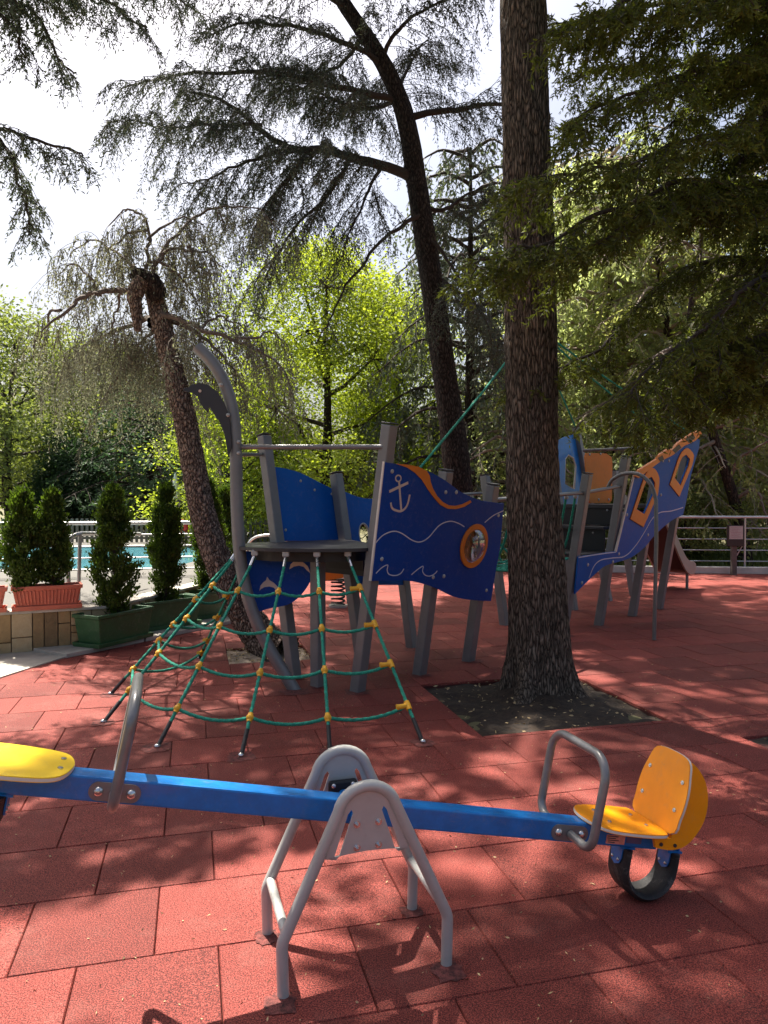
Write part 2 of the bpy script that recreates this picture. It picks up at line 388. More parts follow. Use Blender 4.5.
def trunk_mesh(path, radii, rng_seed, n=40, rough=.06, freq=7.0, flare=0.0, rings=80, vs=.35):
    P = np.array(cr(path, 10)); R = np.interp(np.linspace(0, 1, len(P)), np.linspace(0, 1, len(radii)), radii)
    seg = np.concatenate([[0], np.cumsum(np.linalg.norm(np.diff(P, axis=0), axis=1))]); tt = np.linspace(0, seg[-1], rings)
    P2 = np.stack([np.interp(tt, seg, P[:, k]) for k in range(3)], 1); R2 = np.interp(tt, seg, R)
    T = np.gradient(P2, axis=0); T /= np.linalg.norm(T, axis=1, keepdims=True)
    ref = np.array([0, 1.0, 0]); a = np.cross(T, ref); a /= np.linalg.norm(a, axis=1, keepdims=True); b = np.cross(T, a)
    vs_ = []
    for i in range(rings):
        for k in range(n):
            an = 2 * math.pi * k / n; ca, sa = math.cos(an), math.sin(an); r = R2[i]
            q = Vector((ca * r * freq * 2.2, sa * r * freq * 2.2, tt[i] * freq * vs + rng_seed))
            nz = noise.ridged_multi_fractal(q, .8, 2.1, 3, 1.0, 2.0) * .35 - .35
            nz2 = noise.noise(Vector((ca * 1.3 + rng_seed, sa * 1.3, tt[i] * .7)))
            fl = flare * math.exp(-tt[i] / .2) * (1 + .7 * math.sin(an * 4 + rng_seed + .4 * math.sin(an)) + .5 * math.sin(an * 7 + 1))
            rr = r * (1 + rough * nz * 2 + .07 * nz2) + fl
            vs_.append(P2[i] + (a[i] * ca + b[i] * sa) * rr)
    fs = [(i * n + k, i * n + (k + 1) % n, (i + 1) * n + (k + 1) % n, (i + 1) * n + k) for i in range(rings - 1) for k in range(n)]
    mb = MB(); mb.add(vs_, fs + [tuple((rings - 1) * n + k for k in range(n))]); return mb

# ================================================================== THE SETTING
def gmat():
    m = mat('ground_soil', (.09, .085, .04), .95, var=.35, vscale=.6, bump=.5, bscale=12, col2=(.13, .12, .055)); return m
mb = MB(); mb.add([(-300, -60, -.05), (300, -60, -.05), (300, 400, -.05), (-300, 400, -.05)], [(0, 1, 2, 3)])
tag(mb.build('ground', gmat(), smooth=False), kind='structure')

# rubber tiles: real tiles of two sizes of crumb colour with gaps, laid in staggered rows
def tilemat():
    m = bpy.data.materials.new('red_rubber_tile'); m.use_nodes = True
    N = m.node_tree.nodes; L = m.node_tree.links; b = N['Principled BSDF']; b.inputs['Roughness'].default_value = .75; b.inputs['Specular IOR Level'].default_value = .3
    tc = N.new('ShaderNodeTexCoord')
    sp = N.new('ShaderNodeTexNoise'); sp.inputs['Scale'].default_value = 210; sp.inputs['Detail'].default_value = 3; sp.inputs['Roughness'].default_value = .8; L.new(tc.outputs['Object'], sp.inputs['Vector'])
    r = N.new('ShaderNodeValToRGB'); e = r.color_ramp.elements
    e[0].position = .40; e[0].color = (.022, .005, .004, 1); e[1].position = .63; e[1].color = (.45, .105, .08, 1)
    k = r.color_ramp.elements.new(.5); k.color = (.19, .03, .023, 1)
    L.new(sp.outputs['Fac'], r.inputs['Fac'])
    big = N.new('ShaderNodeTexNoise'); big.inputs['Scale'].default_value = 1.3; big.inputs['Detail'].default_value = 7; big.inputs['Roughness'].default_value = .7; L.new(tc.outputs['Object'], big.inputs['Vector'])
    g = N.new('ShaderNodeNewGeometry')
    ad = N.new('ShaderNodeMath'); ad.operation = 'MULTIPLY_ADD'; ad.inputs[1].default_value = .5; L.new(g.outputs['Random Per Island'], ad.inputs[0]); L.new(big.outputs['Fac'], ad.inputs[2])
    mr = N.new('ShaderNodeMapRange'); mr.inputs['From Min'].default_value = .3; mr.inputs['From Max'].default_value = 1.0; mr.inputs['To Min'].default_value = .55; mr.inputs['To Max'].default_value = 1.12; L.new(ad.outputs[0], mr.inputs['Value'])
    mx = N.new('ShaderNodeVectorMath'); mx.operation = 'SCALE'; L.new(r.outputs['Color'], mx.inputs[0]); L.new(mr.outputs['Result'], mx.inputs['Scale'])
    # pale dust lying in patches
    du = N.new('ShaderNodeTexNoise'); du.inputs['Scale'].default_value = 3.2; du.inputs['Detail'].default_value = 8; du.inputs['Roughness'].default_value = .75; L.new(tc.outputs['Object'], du.inputs['Vector'])
    dr = N.new('ShaderNodeValToRGB'); dr.color_ramp.elements[0].position = .52; dr.color_ramp.elements[0].color = (0, 0, 0, 1); dr.color_ramp.elements[1].position = .8; dr.color_ramp.elements[1].color = (.2, .2, .2, 1); L.new(du.outputs['Fac'], dr.inputs['Fac'])
    m2 = N.new('ShaderNodeMix'); m2.data_type = 'RGBA'; L.new(dr.outputs['Color'], m2.inputs['Factor']); L.new(mx.outputs[0], m2.inputs['A']); m2.inputs['B'].default_value = (.42, .22, .18, 1)
    L.new(m2.outputs['Result'], b.inputs['Base Color'])
    bp = N.new('ShaderNodeBump'); bp.inputs['Strength'].default_value = .7; bp.inputs['Distance'].default_value = .004; L.new(sp.outputs['Fac'], bp.inputs['Height']); L.new(bp.outputs['Normal'], b.inputs['Normal'])
    return m
TA = math.radians(14.5); tu = V(math.cos(TA), math.sin(TA), 0); tv = V(-math.sin(TA), math.cos(TA), 0)
TS = .472
def tuv(p): return (p.dot(tu), p.dot(tv))
pitA = [gr(421, 684), gr(577, 674.5), gr(666, 721.5), gr(479, 734.5)]
pitB = [gr(226, 649), gr(302, 645), gr(315, 661), gr(229, 662)]
pitC = [gr(742, 737), gr(742, 737) + tu * 1.4, gr(742, 737) + tu * 1.4 - tv * 1.0, gr(742, 737) - tv * 1.0]
pit_C_corner = gr(742, 737)
def bounds(q):
    us = [tuv(p)[0] for p in q]; vs = [tuv(p)[1] for p in q]; return min(us), max(us), min(vs), max(vs)
bA = bounds(pitA); uA = sorted(tuv(p)[0] for p in pitA); vA = sorted(tuv(p)[1] for p in pitA)
bA = ((uA[0] + uA[1]) / 2, (uA[2] + uA[3]) / 2, (vA[0] + vA[1]) / 2, (vA[2] + vA[3]) / 2)
uB = sorted(tuv(p)[0] for p in pitB); vB = sorted(tuv(p)[1] for p in pitB)
bB = ((uB[0] + uB[1]) / 2, (uB[2] + uB[3]) / 2, (vB[0] + vB[1]) / 2, (vB[2] + vB[3]) / 2)
cu, cv = tuv(pit_C_corner); bC = (cu, cu + 1.4, cv - 1.0, cv)
PITS = [bA, bB, bC]
rnd = random.Random(5)
mb = MB()
def uvp(u, v, z): p = tu * u + tv * v; return V(p.x, p.y, z)
def clip_rects(u0, u1, v0, v1):
    rs = [(u0, u1, v0, v1)]
    for (a, b, c, d) in PITS:
        out = []
        for (x0, x1, y0, y1) in rs:
            if x1 <= a or x0 >= b or y1 <= c or y0 >= d: out.append((x0, x1, y0, y1)); continue
            if x0 < a: out.append((x0, a, y0, y1)); 
            if x1 > b: out.append((b, x1, y0, y1))
            xa, xb = max(x0, a), min(x1, b)
            if y0 < c: out.append((xa, xb, y0, c))
            if y1 > d: out.append((xa, xb, d, y1))
        rs = out
    return rs
jr = -6
for j in range(-8, 36):
    v0 = 2.68 + (j - 0) * TS; off = -.61 + (0 if j % 2 == 0 else .22)
    for i in range(-26, 32):
        u0 = off + i * .472
        c = uvp(u0 + TS / 2, v0 + TS / 2, 0)
        if c.y > 16.6 or c.y < -1.2 or abs(c.x) > 13.5: continue
        if c.x < -2.2 - .35 * (c.y - 8) and c.y > 9.3 and c.x < -2.2: continue
        for (a, b, cc, d) in clip_rects(u0, u0 + .472, v0, v0 + TS):
            if b - a < .01 or d - cc < .01: continue
            g = .0015; ch = .0035; zt = rnd.uniform(-.0012, .0012); zt2 = rnd.uniform(-.001, .001)
            o = [(a + g, cc + g), (b - g, cc + g), (b - g, d - g), (a + g, d - g)]
            inn = [(a + g + ch, cc + g + ch), (b - g - ch, cc + g + ch), (b - g - ch, d - g - ch), (a + g + ch, d - g - ch)]
            vs = [uvp(*q, -.03) for q in o] + [uvp(*q, -.006 + zt) for q in o] + [uvp(*q, zt + (zt2 if k in (1, 2) else -zt2)) for k, q in enumerate(inn)]
            fs = [(8, 9, 10, 11)] + [(4 + k, 4 + (k + 1) % 4, 8 + (k + 1) % 4, 8 + k) for k in range(4)] + [(k, (k + 1) % 4, 4 + (k + 1) % 4, 4 + k) for k in range(4)]
            mb.add(vs, fs)
tag(mb.build('playground_floor', tilemat(), smooth=False, recalc=False), kind='structure')
# dark bed below the joints, with the pits cut out
mb = MB()
P0 = V(0, 0, 0)
mb.plate(P0, tu, tv, [[(-11, -3), (13.5, -3), (13.5, 13), (11, 15.8), (-11, 19)]] + [[(a, c), (b, c), (b, d), (a, d)] for a, b, c, d in (bA, bB)], -.045, -.02)
tag(mb.build('floor_bed', mat('bed_dark', (.07, .02, .016), .95), smooth=False), kind='structure')
# earth in the tree pits, uneven
def pit(b, seed, name, m):
    a0, b0, c0, d0 = b; n = 34; mb = MB(); vs = []; fs = []
    for i in range(n + 1):
        for j in range(n + 1):
            u = a0 + .004 + (b0 - a0 - .008) * i / n; v = c0 + .004 + (d0 - c0 - .008) * j / n; p = uvp(u, v, 0)
            dd_ = math.hypot(p.x - 1.27, p.y - 6.12); z = -.032 + .09 * math.exp(-max(0, dd_ - .26) / .09) + .03 * noise.fractal(Vector((p.x * 4, p.y * 4, seed)), .8, 2.1, 4)
            edge = min(u - a0, b0 - u, v - c0, d0 - v); vs.append(V(p.x, p.y, min(z, .012 + max(0, edge - .05) * 1.0)))
    for i in range(n):
        for j in range(n):
            k = i * (n + 1) + j; fs.append((k, k + n + 1, k + n + 2, k + 1))
    mb.add(vs, fs)
    tag(mb.build(name, m), kind='structure')
pit(bA, 1.0, 'tree_pit_soil', SOIL); pit(bB, 4.0, 'tree_pit_soil', mat('pale_soil', (.14, .1, .07), .95, var=.5, vscale=12, bump=.9, bscale=50, col2=(.4, .32, .24)))
pit(bC, 7.0, 'tree_pit_soil', SOIL)
# litter in the pits and on the floor: countless dry bits
rng = np.random.default_rng(3); so_ = Soup()
for b, n in ((bA, 160), (bB, 260), (bC, 60)):
    u = rng.uniform(b[0], b[1], n); v = rng.uniform(b[2], b[3], n); c = np.array([uvp(a, e, .004) for a, e in zip(u, v)])
    so_.blades(c, rng.normal(0, 1, (n, 3)) * [1, 1, .15], rng.uniform(.015, .05, n), rng.uniform(.006, .02, n), rng)
n = 2000; yy = rng.uniform(1.9, 13, n); xx = rng.uniform(-.6, .6, n) * yy; c = np.stack([xx, yy, np.full(n, .004)], 1)
so_.blades(c, rng.normal(0, 1, (n, 3)) * [1, 1, .08], rng.uniform(.006, .022, n), rng.uniform(.003, .008, n), rng)
tag(so_.build('leaf_litter', mat('dry_litter', (.3, .2, .1), .9, var=.5, vscale=8, col2=(.5, .38, .2))), 'dry needles and leaf crumbs strewn on the red floor and pits', 'leaf litter', kind='stuff')

# pale paved path at the left
pv = [gr(-160, 745), gr(0, 678.5), gr(50, 662.5), gr(75, 655), gr(75, 652) + V(-.2, .6, 0), V(-6.5, 6.6, 0), V(-9, 5, 0), V(-7, 1, 0)]
pave = MB(); pave.add([V(p.x, p.y, .012) for p in pv] + [V(p.x, p.y, -.06) for p in pv], [tuple(range(8))] + [(i, (i + 1) % 8, (i + 1) % 8 + 8, i + 8) for i in range(8)])
tag(pave.build('path', SLAB, smooth=False), kind='structure')
# kerb slabs under the green planters
kd = V(.52, .854, 0); kn = V(.854, -.52, 0)
mb = MB(); k0 = V(-3.22, 7.38, 0)
for i in range(3):
    a = k0 + kd * (i * 1.0 + .01); b = k0 + kd * (i * 1.0 + .98)
    mb.box((a + b) / 2 - kn * .22 + V(0, 0, .022), .55, .97, .045, kn, kd)
tag(mb.build('planter_kerb', SLAB, bevel=.006, smooth=False), kind='structure')
# white kerb and ground strip at the back
mb = MB(); mb.bar((-3.2, 17.6, .07), (5.2, 15.9, .07), .14, .22); mb.bar((5.2, 15.9, .07), (13, 15.1, .07), .14, .22)
tag(mb.build('kerb', mat('pale_kerb', (.55, .5, .45), .9, var=.15, vscale=4, bump=.2, bscale=60), bevel=.01, smooth=False), kind='structure')

# raised pool terrace, pool
ZD = .43
deck = [(-9.5, 5.0), (-4.6, 7.36), (-3.05, 8.13), (-2.35, 10.9), (-2.35, 26), (-30, 26), (-30, 5.0)]
hole = [(-20, 12.2), (-3.6, 12.2), (-3.2, 18.4), (-20, 18.4)]
mb = MB(); mb.plate(V(0, 0, 0), V(1, 0, 0), V(0, 1, 0), [deck, hole], -.03, ZD)
tag(mb.build('pool_deck', mat('pool_paving', (.1, .095, .085), .85, var=.12, vscale=3, bump=.1, bscale=40), smooth=False), kind='structure')
wm = bpy.data.materials.new('pool_water'); wm.use_nodes = True; b = wm.node_tree.nodes['Principled BSDF']
b.inputs['Base Color'].default_value = (.08, .25, .31, 1); b.inputs['Roughness'].default_value = .06
nz = wm.node_tree.nodes.new('ShaderNodeTexNoise'); nz.inputs['Scale'].default_value = 5; nz.inputs['Detail'].default_value = 3
bp = wm.node_tree.nodes.new('ShaderNodeBump'); bp.inputs['Strength'].default_value = .4; bp.inputs['Distance'].default_value = .05
wm.node_tree.links.new(nz.outputs['Fac'], bp.inputs['Height']); wm.node_tree.links.new(bp.outputs['Normal'], b.inputs['Normal'])
mb = MB(); mb.add([(-20, 12.2, ZD - .06), (-3.6, 12.2, ZD - .06), (-3.2, 18.4, ZD - .06), (-20, 18.4, ZD - .06)], [(0, 1, 2, 3)])
tag(mb.build('pool_water', wm, smooth=False), kind='structure')

# stone wall with dressed blocks and a coping
def stone_wall():
    root = empty('stone_wall', (-4.6, 7.2, 0), 'low wall of tan stone blocks holding up the terracotta planters', 'wall')
    path = [V(-9.5, 4.8, 0), V(-4.6, 7.2, 0), V(-3.0, 7.97, 0), V(-2.25, 10.9, 0), V(-2.25, 13.5, 0)]
    core = MB(); r = random.Random(2)
    stone = bpy.data.materials.new('tan_stone'); stone.use_nodes = True; N = stone.node_tree.nodes; L = stone.node_tree.links; b = N['Principled BSDF']
    b.inputs['Roughness'].default_value = .85
    g = N.new('ShaderNodeNewGeometry'); rp = N.new('ShaderNodeValToRGB'); e = rp.color_ramp.elements
    e[0].position = .15; e[0].color = (.16, .1, .05, 1); e[1].position = .85; e[1].color = (.52, .42, .27, 1); k = rp.color_ramp.elements.new(.5); k.color = (.36, .24, .11, 1)
    tc = N.new('ShaderNodeTexCoord'); nn = N.new('ShaderNodeTexNoise'); nn.inputs['Scale'].default_value = 14; nn.inputs['Detail'].default_value = 9; nn.inputs['Roughness'].default_value = .7; L.new(tc.outputs['Object'], nn.inputs['Vector'])
    ma = N.new('ShaderNodeMath'); ma.operation = 'MULTIPLY_ADD'; ma.inputs[1].default_value = .6; L.new(g.outputs['Random Per Island'], ma.inputs[0])
    m2 = N.new('ShaderNodeMath'); m2.operation = 'MULTIPLY'; m2.inputs[1].default_value = .45; L.new(nn.outputs['Fac'], m2.inputs[0]); L.new(m2.outputs[0], ma.inputs[2]); L.new(ma.outputs[0], rp.inputs['Fac']); L.new(rp.outputs['Color'], b.inputs['Base Color'])
    bp = N.new('ShaderNodeBump'); bp.inputs['Strength'].default_value = .5; bp.inputs['Distance'].default_value = .02; L.new(nn.outputs['Fac'], bp.inputs['Height']); L.new(bp.outputs['Normal'], b.inputs['Normal'])
    blocks = MB(); cop = MB()
    for a, b_ in zip(path[:-1], path[1:]):
        d = (b_ - a); Lg = d.length; d.normalize(); n = V(d.y, -d.x, 0)
        core.box((a + b_) / 2 - n * .08 + V(0, 0, .2), Lg, .12, .4, d, n)
        cop.box((a + b_) / 2 - n * .07 + V(0, 0, ZD - .005), Lg, .24, .03, d, n)
        x = 0.0
        while x < Lg - .05:
            w = min(r.uniform(.11, .25), Lg - x); z = 0.0
            cuts = [0] + sorted(r.uniform(.1, .34) for _ in range(r.choice((0, 1, 1, 2)))) + [.412]
            for z0, z1 in zip(cuts[:-1], cuts[1:]):
                if z1 - z0 < .05: continue
                dp = r.uniform(.028, .05)
                blocks.box(a + d * (x + w / 2) + n * (dp / 2 - .02) + V(0, 0, (z0 + z1) / 2), w - .008, dp, z1 - z0 - .008, d, n)
            x += w
    core.build('mortar', SEAM, root, smooth=False); blocks.build('stone_facing', stone, root, smooth=False, bevel=.006); cop.build('coping', SLAB, root, smooth=False, bevel=.006)
stone_wall()

# ================================================================== SEESAW
sC = V(-.107, 2.6, .50)
su = V(.957, .29, 0).normalized(); sw = V(-su.y, su.x, 0)
tilt = math.atan(.212); bu = su * math.cos(tilt) + V(0, 0, -math.sin(tilt)); bz = su * math.sin(tilt) + V(0, 0, math.cos(tilt))
def BP(a, w, z): return sC + bu * a + sw * w + bz * z            # in the beam's own frame
def GP(a, w, z): p = sC + su * a + sw * w; return V(p.x, p.y, z)   # upright frame
def bolt(mb, p, ax, r=.011, h=.007, rod=0.0):
    ax = Vector(ax).normalized(); mb.disc(p, ax, r * 1.35, .003, 18); mb.disc(p + ax * h / 2, ax, r, h, 6)
    if rod: mb.disc(p + ax * (h + rod / 2), ax, r * .5, rod, 10)
    mb.cut()
def seesaw():
    root = empty('seesaw', (sC.x, sC.y, 0), 'blue seesaw with orange seats on a grey tubular stand in the foreground', 'seesaw')
    # stand: two bent tubes with gusset plates
    for w, sg in ((-.18, -1), (.18, 1)):
        pts = [GP(-.28, w, -.03), GP(-.28, w, .17), GP(-.1, w, .58)]
        arc = [GP(-.10 * math.cos(a), w, .555 + .095 * math.sin(a)) for a in [math.radians(k) for k in range(10, 171, 12)]]
        path = fillet([GP(-.28, w, -.03), GP(-.285, w, .17), arc[0]], [0, .09, 0], 8)[:-1] + arc + fillet([arc[-1], GP(.285, w, .17), GP(.28, w, -.03)], [0, .09, 0], 8)[1:]
        fr = MB().tube(path, .0195, 20).build('stand_frame', GREYL, root)
        # gusset plate with two slots
        slot = lambda s: [(s * (.058 + .046 * t) + s * ox, .565 - .135 * t + oz) for t, ox, oz in ((0, -.009, 0), (-.06, 0, .004), (0, .009, -.002), (1, .009, 0), (1.06, 0, -.004), (1, -.009, 0))]
        outl = [(-.125, .47), (-.143, .425), (-.06, .432), (0, .435), (.06, .432), (.143, .425), (.125, .47), (.098, .56), (.07, .61), (0, .64), (-.07, .61), (-.098, .56)]
        h1 = slot(1); h2 = slot(-1)[::-1]
        o = GP(0, w, 0); pl = MB().plate(o, su, V(0, 0, 1), [outl, h1, h2], -.0035, .0035).build('gusset_plate', GREYL, fr)
        hw = MB()
        for a in (-.037, .037):
            for z in (.527, .45): bolt(hw, GP(a, w + sg * .0045, z), sw * sg, .0085, .008, .008)
        hw.build('bolt', STEEL, fr)
        # bearing block on the inner face
        bb = MB(); bb.box(GP(0, w - sg * .014, .489), .11, .02, .11, su, sw)
        bb.build('bearing_block', BLACKP, fr, bevel=.012, smooth=False)
        hb = MB()
        for a in (-.037, .037):
            for z in (.527, .45): hb.dome(GP(a, w - sg * .025, z), -sw * sg, .009, .007)
        hb.build('bolt', STEEL, fr)
    for a in (-.272, .272):
        MB().tube([GP(a, -.165, .2), GP(a, .165, .2)], .016, 16).build('cross_brace', GREYL if a < 0 else GREYL, root)
    MB().tube([GP(0, -.15, .489), GP(0, .15, .489)], .024, 20).build('axle', BLUEM, root)
    # beam
    beam = MB().box(BP(-.06, 0, 0), 2.66, .078, .08, bu, sw, bz).build('beam', BLUEM, root, bevel=.007, smooth=False)
    MB().box(BP(1.275, 0, 0), .008, .07, .07, bu, sw, bz).build('end_cap', BLACKP, beam, bevel=.004, smooth=False)
    for s in (1, -1):
        nm = SEATM if s == 1 else SEATY
        # handle: closed-off loop crossing the beam from plate to plate
        a = .86 * s + (0.05 if s < 0 else 0)
        p = [BP(a, -.048, -.004), BP(a, -.19, -.008), BP(a, -.195, .33), BP(a, .195, .33), BP(a, .19, -.008), BP(a, .048, -.004)]
        hd = MB().tube(fillet(p, [0, .055, .085, .085, .055, 0], 9), .0165, 18).build('handle', HGREY, root)
        for w in (-1, 1):
            o = BP(a, w * .0415, -.002); k = []
            for q in range(24):
                an = 2 * math.pi * q / 24; cx = .05 if math.cos(an) > 0 else -.05; k.append((cx + .03 * math.cos(an), .03 * math.sin(an)))
            MB().plate(o, bu, bz, [k], -.0025, .0025).build('handle_plate', HGREY, hd)
            cp = MB()
            for q in (-.05, .05): cp.dome(BP(a + q, w * .044, -.002), sw * w, .016, .012, 18)
            cp.build('bolt_cap', STEEL, hd)
        # seat board (hexagonal with rounded outline)
        out = [(.93, -.05), (.925, .03), (.96, .1), (1.06, .128), (1.19, .135), (1.243, .11), (1.247, -.09), (1.2, -.137), (1.05, -.143), (.965, -.12)]
        out = [((q[0] + (.025 if s < 0 else 0)) * s, q[1]) for q in cr(out, 4, True)]
        o = BP(0, 0, .042)
        st = MB().plate(o, bu, sw, [out], .0, .016).build('seat', nm, root, bevel=.003, smooth=False)
        MB().plate(o, bu, sw, [[(x * 1.0 + (x - 1.09 * s) * .006, y * 1.006) for x, y in out]], .003, .0125).build('board_edge', EDGE, st, smooth=False)
        sc = MB()
        for x, y in ((1.02, -.05), (1.02, .06), (1.19, -.05), (1.19, .05)) if s > 0 else ((.985, -.045), (.985, .04), (1.19, -.05), (1.19, .05)):
            sc.disc(BP(x * s, y, .0595), bz, .0085, .004, 14); sc.disc(BP(x * s, y, .0618), bz, .0045, .003, 6); sc.cut()
        sc.build('screw', STEEL, st)
        # backrest board leaning back, and round side cheeks
        l = math.radians(8); bd = bu * (math.sin(l) * s) + bz * math.cos(l)
        prof = [(-.11, 0), (.11, 0), (.137, .07), (.14, .15), (.125, .22), (.095, .285), (0, .298), (-.095, .285), (-.125, .22), (-.14, .15), (-.137, .07)]
        prof = cr(prof, 4, True); o = BP(1.262 * s, 0, .055)
        bk = MB().plate(o, sw, bd, [prof], -.008, .008).build('backrest', nm, root, bevel=.003, smooth=False)
        MB().plate(o, sw, bd, [[(x * 1.006, .15 + (y - .15) * 1.006) for x, y in prof]], -.0045, .0045).build('board_edge', EDGE, bk, smooth=False)
        sc = MB()
        for x in (-.1, .1):
            for y in (.09, .2):
                q = o + sw * x + bd * y - sw.cross(bd) * (0) ; nn = bd.cross(sw) * (s); nn = -bu * s * math.cos(l) + bz * math.sin(l)
                sc.disc(q + nn * .009, nn, .0085, .004, 14); sc.disc(q + nn * .0115, nn, .0045, .003, 6); sc.cut()
        sc.build('screw', STEEL, bk)
        for w in (-.1, .1):
            side = [(1.205, -.005), (1.19, .035), (1.268, .038), (1.308, .335), (1.345, .31), (1.385, .265), (1.41, .2), (1.412, .13), (1.39, .07), (1.345, .015), (1.28, -.008)]
            side = [(q[0] * s, q[1]) for q in side]; c_ = cr(side[3:] + side[:1], 4); side2 = [side[1], side[2]] + c_
            ck = MB().plate(BP(0, w, 0), bu, bz, [side2], -.008, .008).build('side_cheek', ORAN if s > 0 else nm, bk, bevel=.003, smooth=False)
            ck.data.materials[0] = nm
        sc = MB()
        for x, z in ((1.225, .012), (1.29, .012)):
            for w in (-1, 1): sc.disc(BP(x * s, w * .11, z), sw * w, .007, .006, 10); sc.cut()
        sc.build('screw', DOLPH, bk)
        # tyre bumper: half a tyre in a U, with blue lugs
        ty = MB(); R0, R1 = .128, .098; prof2 = []
        cx = 1.25 * s; pts_o = []; pts_i = []
        for k in range(-3, 21):
            if k < 0: an = math.pi; dz = -k * .022
            elif k > 17: an = 2 * math.pi; dz = (k - 17) * .022
            else: an = math.pi + math.pi * k / 17; dz = 0
            zz = -.112 + dz; pts_o.append((cx + R0 * math.cos(an), zz + R0 * math.sin(an))); pts_i.append((cx + R1 * math.cos(an), zz + R1 * math.sin(an)))
        vs = []
        for (xo, zo), (xi, zi) in zip(pts_o, pts_i):
            mx_, mz_ = (xo + xi) / 2, (zo + zi) / 2
            vs += [BP(xi, -.05, zi), BP(mx_, -.066, mz_), BP(xo, -.05, zo), BP(xo * 1.0, 0, zo), BP(xo, .05, zo), BP(mx_, .066, mz_), BP(xi, .05, zi), BP(mx_ * .6 + xi * .4, 0, mz_ * .6 + zi * .4)]
        n_ = len(pts_o); fs = [(i * 8 + k, i * 8 + (k + 1) % 8, (i + 1) * 8 + (k + 1) % 8, (i + 1) * 8 + k) for i in range(n_ - 1) for k in range(8)]
        fs += [tuple(range(8)), tuple((n_ - 1) * 8 + k for k in range(8))[::-1]]
        ty.add(vs, fs); tyre = ty.build('tyre_bumper', RUBBER, root, sharp=60)
        lug = MB()
        for x in (cx - .113, cx + .113):
            pr = [(-.034, .095), (.034, .095), (.034, .03), (.026, .008), (0, -.004), (-.026, .008), (-.034, .03)]
            oo = BP(x, 0, -.115)
            lug.plate(oo, sw, bz, [pr], .017, .022); lug.plate(oo, sw, bz, [pr], -.022, -.017)
            lug.box(BP(x, 0, -.044), .07, .072, .008, bu, sw, bz)
            lug.cut()
        lug.build('mounting_bracket', BLUEM, tyre)
        lb = MB()
        for x in (cx - .113, cx + .113):
            for w in (-.018, .018):
                for sg in (-1, 1): lb.dome(BP(x + sg * .023, w, -.095), bu * sg, .007, .005, 10)
        lb.build('bolt', STEEL, tyre)
    # warning sticker beside the right-hand seat
    stc = MB().box(BP(1.07, -.0405, -.012), .085, .0015, .034, bu, sw, bz).build('sticker', STICK, beam, smooth=False)
    st = MB()
    for k, (x, wd) in enumerate(((1.055, .05), (1.05, .038), (1.06, .05), (1.052, .03))): st.box(BP(x, -.0419, .0 - k * .0075), wd, .001, .003, bu, sw, bz)
    st.build('sticker_print', DOLPH, stc, smooth=False)
    MB().box(BP(1.155, -.0405, -.006), .07, .0015, .03, bu, sw, bz).build('sticker', mat('violet_sticker', (.12, .1, .2), .5), beam, smooth=False)
seesaw()
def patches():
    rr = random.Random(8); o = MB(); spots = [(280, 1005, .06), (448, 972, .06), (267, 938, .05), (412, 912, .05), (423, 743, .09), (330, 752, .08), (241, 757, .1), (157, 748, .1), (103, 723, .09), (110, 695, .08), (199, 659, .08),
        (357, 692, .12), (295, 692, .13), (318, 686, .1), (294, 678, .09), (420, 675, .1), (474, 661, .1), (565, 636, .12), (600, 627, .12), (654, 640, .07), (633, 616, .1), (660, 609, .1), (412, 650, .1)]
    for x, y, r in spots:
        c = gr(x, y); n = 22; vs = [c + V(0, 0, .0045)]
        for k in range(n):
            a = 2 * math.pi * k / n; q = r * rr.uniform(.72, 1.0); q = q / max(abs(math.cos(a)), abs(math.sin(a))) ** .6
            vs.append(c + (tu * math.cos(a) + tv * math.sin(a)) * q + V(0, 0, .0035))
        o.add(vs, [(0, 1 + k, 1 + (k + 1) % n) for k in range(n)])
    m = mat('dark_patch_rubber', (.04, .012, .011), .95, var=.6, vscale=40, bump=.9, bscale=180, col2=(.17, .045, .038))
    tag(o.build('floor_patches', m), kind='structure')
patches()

# ================================================================== PLAY SHIP
sA = math.radians(47.45); se = V(math.cos(sA), math.sin(sA), 0); sn = V(math.sin(sA), -math.cos(sA), 0)   # along / outward (towards the camera side)
sO = V(-.22, 6.1, 0)
def SP(e, n, z): p = sO + se * e + sn * n; return V(p.x, p.y, z)
ship = empty('playground_ship', SP(3, -.4, 0), 'blue and orange ship shaped climbing frame with grey posts, slide and rope net', 'climbing frame')
LEAN = .165
vF = (V(0, 0, 1) + sn * LEAN); vB = (V(0, 0, 1) - sn * LEAN)
def lean_post(base, toppx, lean_sign, name='post', size=.098, z1=None, parent=ship):
    """base on the ground; the top is where the leaning line crosses the photo's top of this post"""
    base = Vector(base); d = sn * lean_sign
    if z1 is None:
        nrm_ = se; top = onplane(toppx[0], toppx[1], base, nrm_)
        if lean_sign > 0: top = base + (V(0, 0, 1) + d * LEAN) * top.z
    else: top = base + (V(0, 0, 1) + d * LEAN) * z1
    m = MB(); ez = (top - base).normalized(); ex = se - ez * se.dot(ez); ex.normalize(); ey = ez.cross(ex)
    m.box((base + top) / 2 - ez * .03, size, size, (top - base).length + .06, ex, ey, ez)
    o = m.build(name, GREY, parent, bevel=.01, smooth=False)
    cp = MB().box(top + ez * .012, size * 1.03, size * 1.03, .012, ex, ey, ez).build('post_cap', DOLPH, o, bevel=.005, smooth=False)
    return top
tops = {}
tops['P1'] = lean_post(SP(0, 0, 0), (386, 425), 1)
tops['P6'] = lean_post(SP(.80, 0, 0), (449, 471), 1)
tops['P7'] = lean_post(SP(1.55, 0, 0), (499, 485), 1)
tops['Q1'] = lean_post(SP(3.40, 0, 0), (590, 474), 1)
tops['Q2'] = lean_post(SP(4.32, 0, 0), (629, 457), 1)
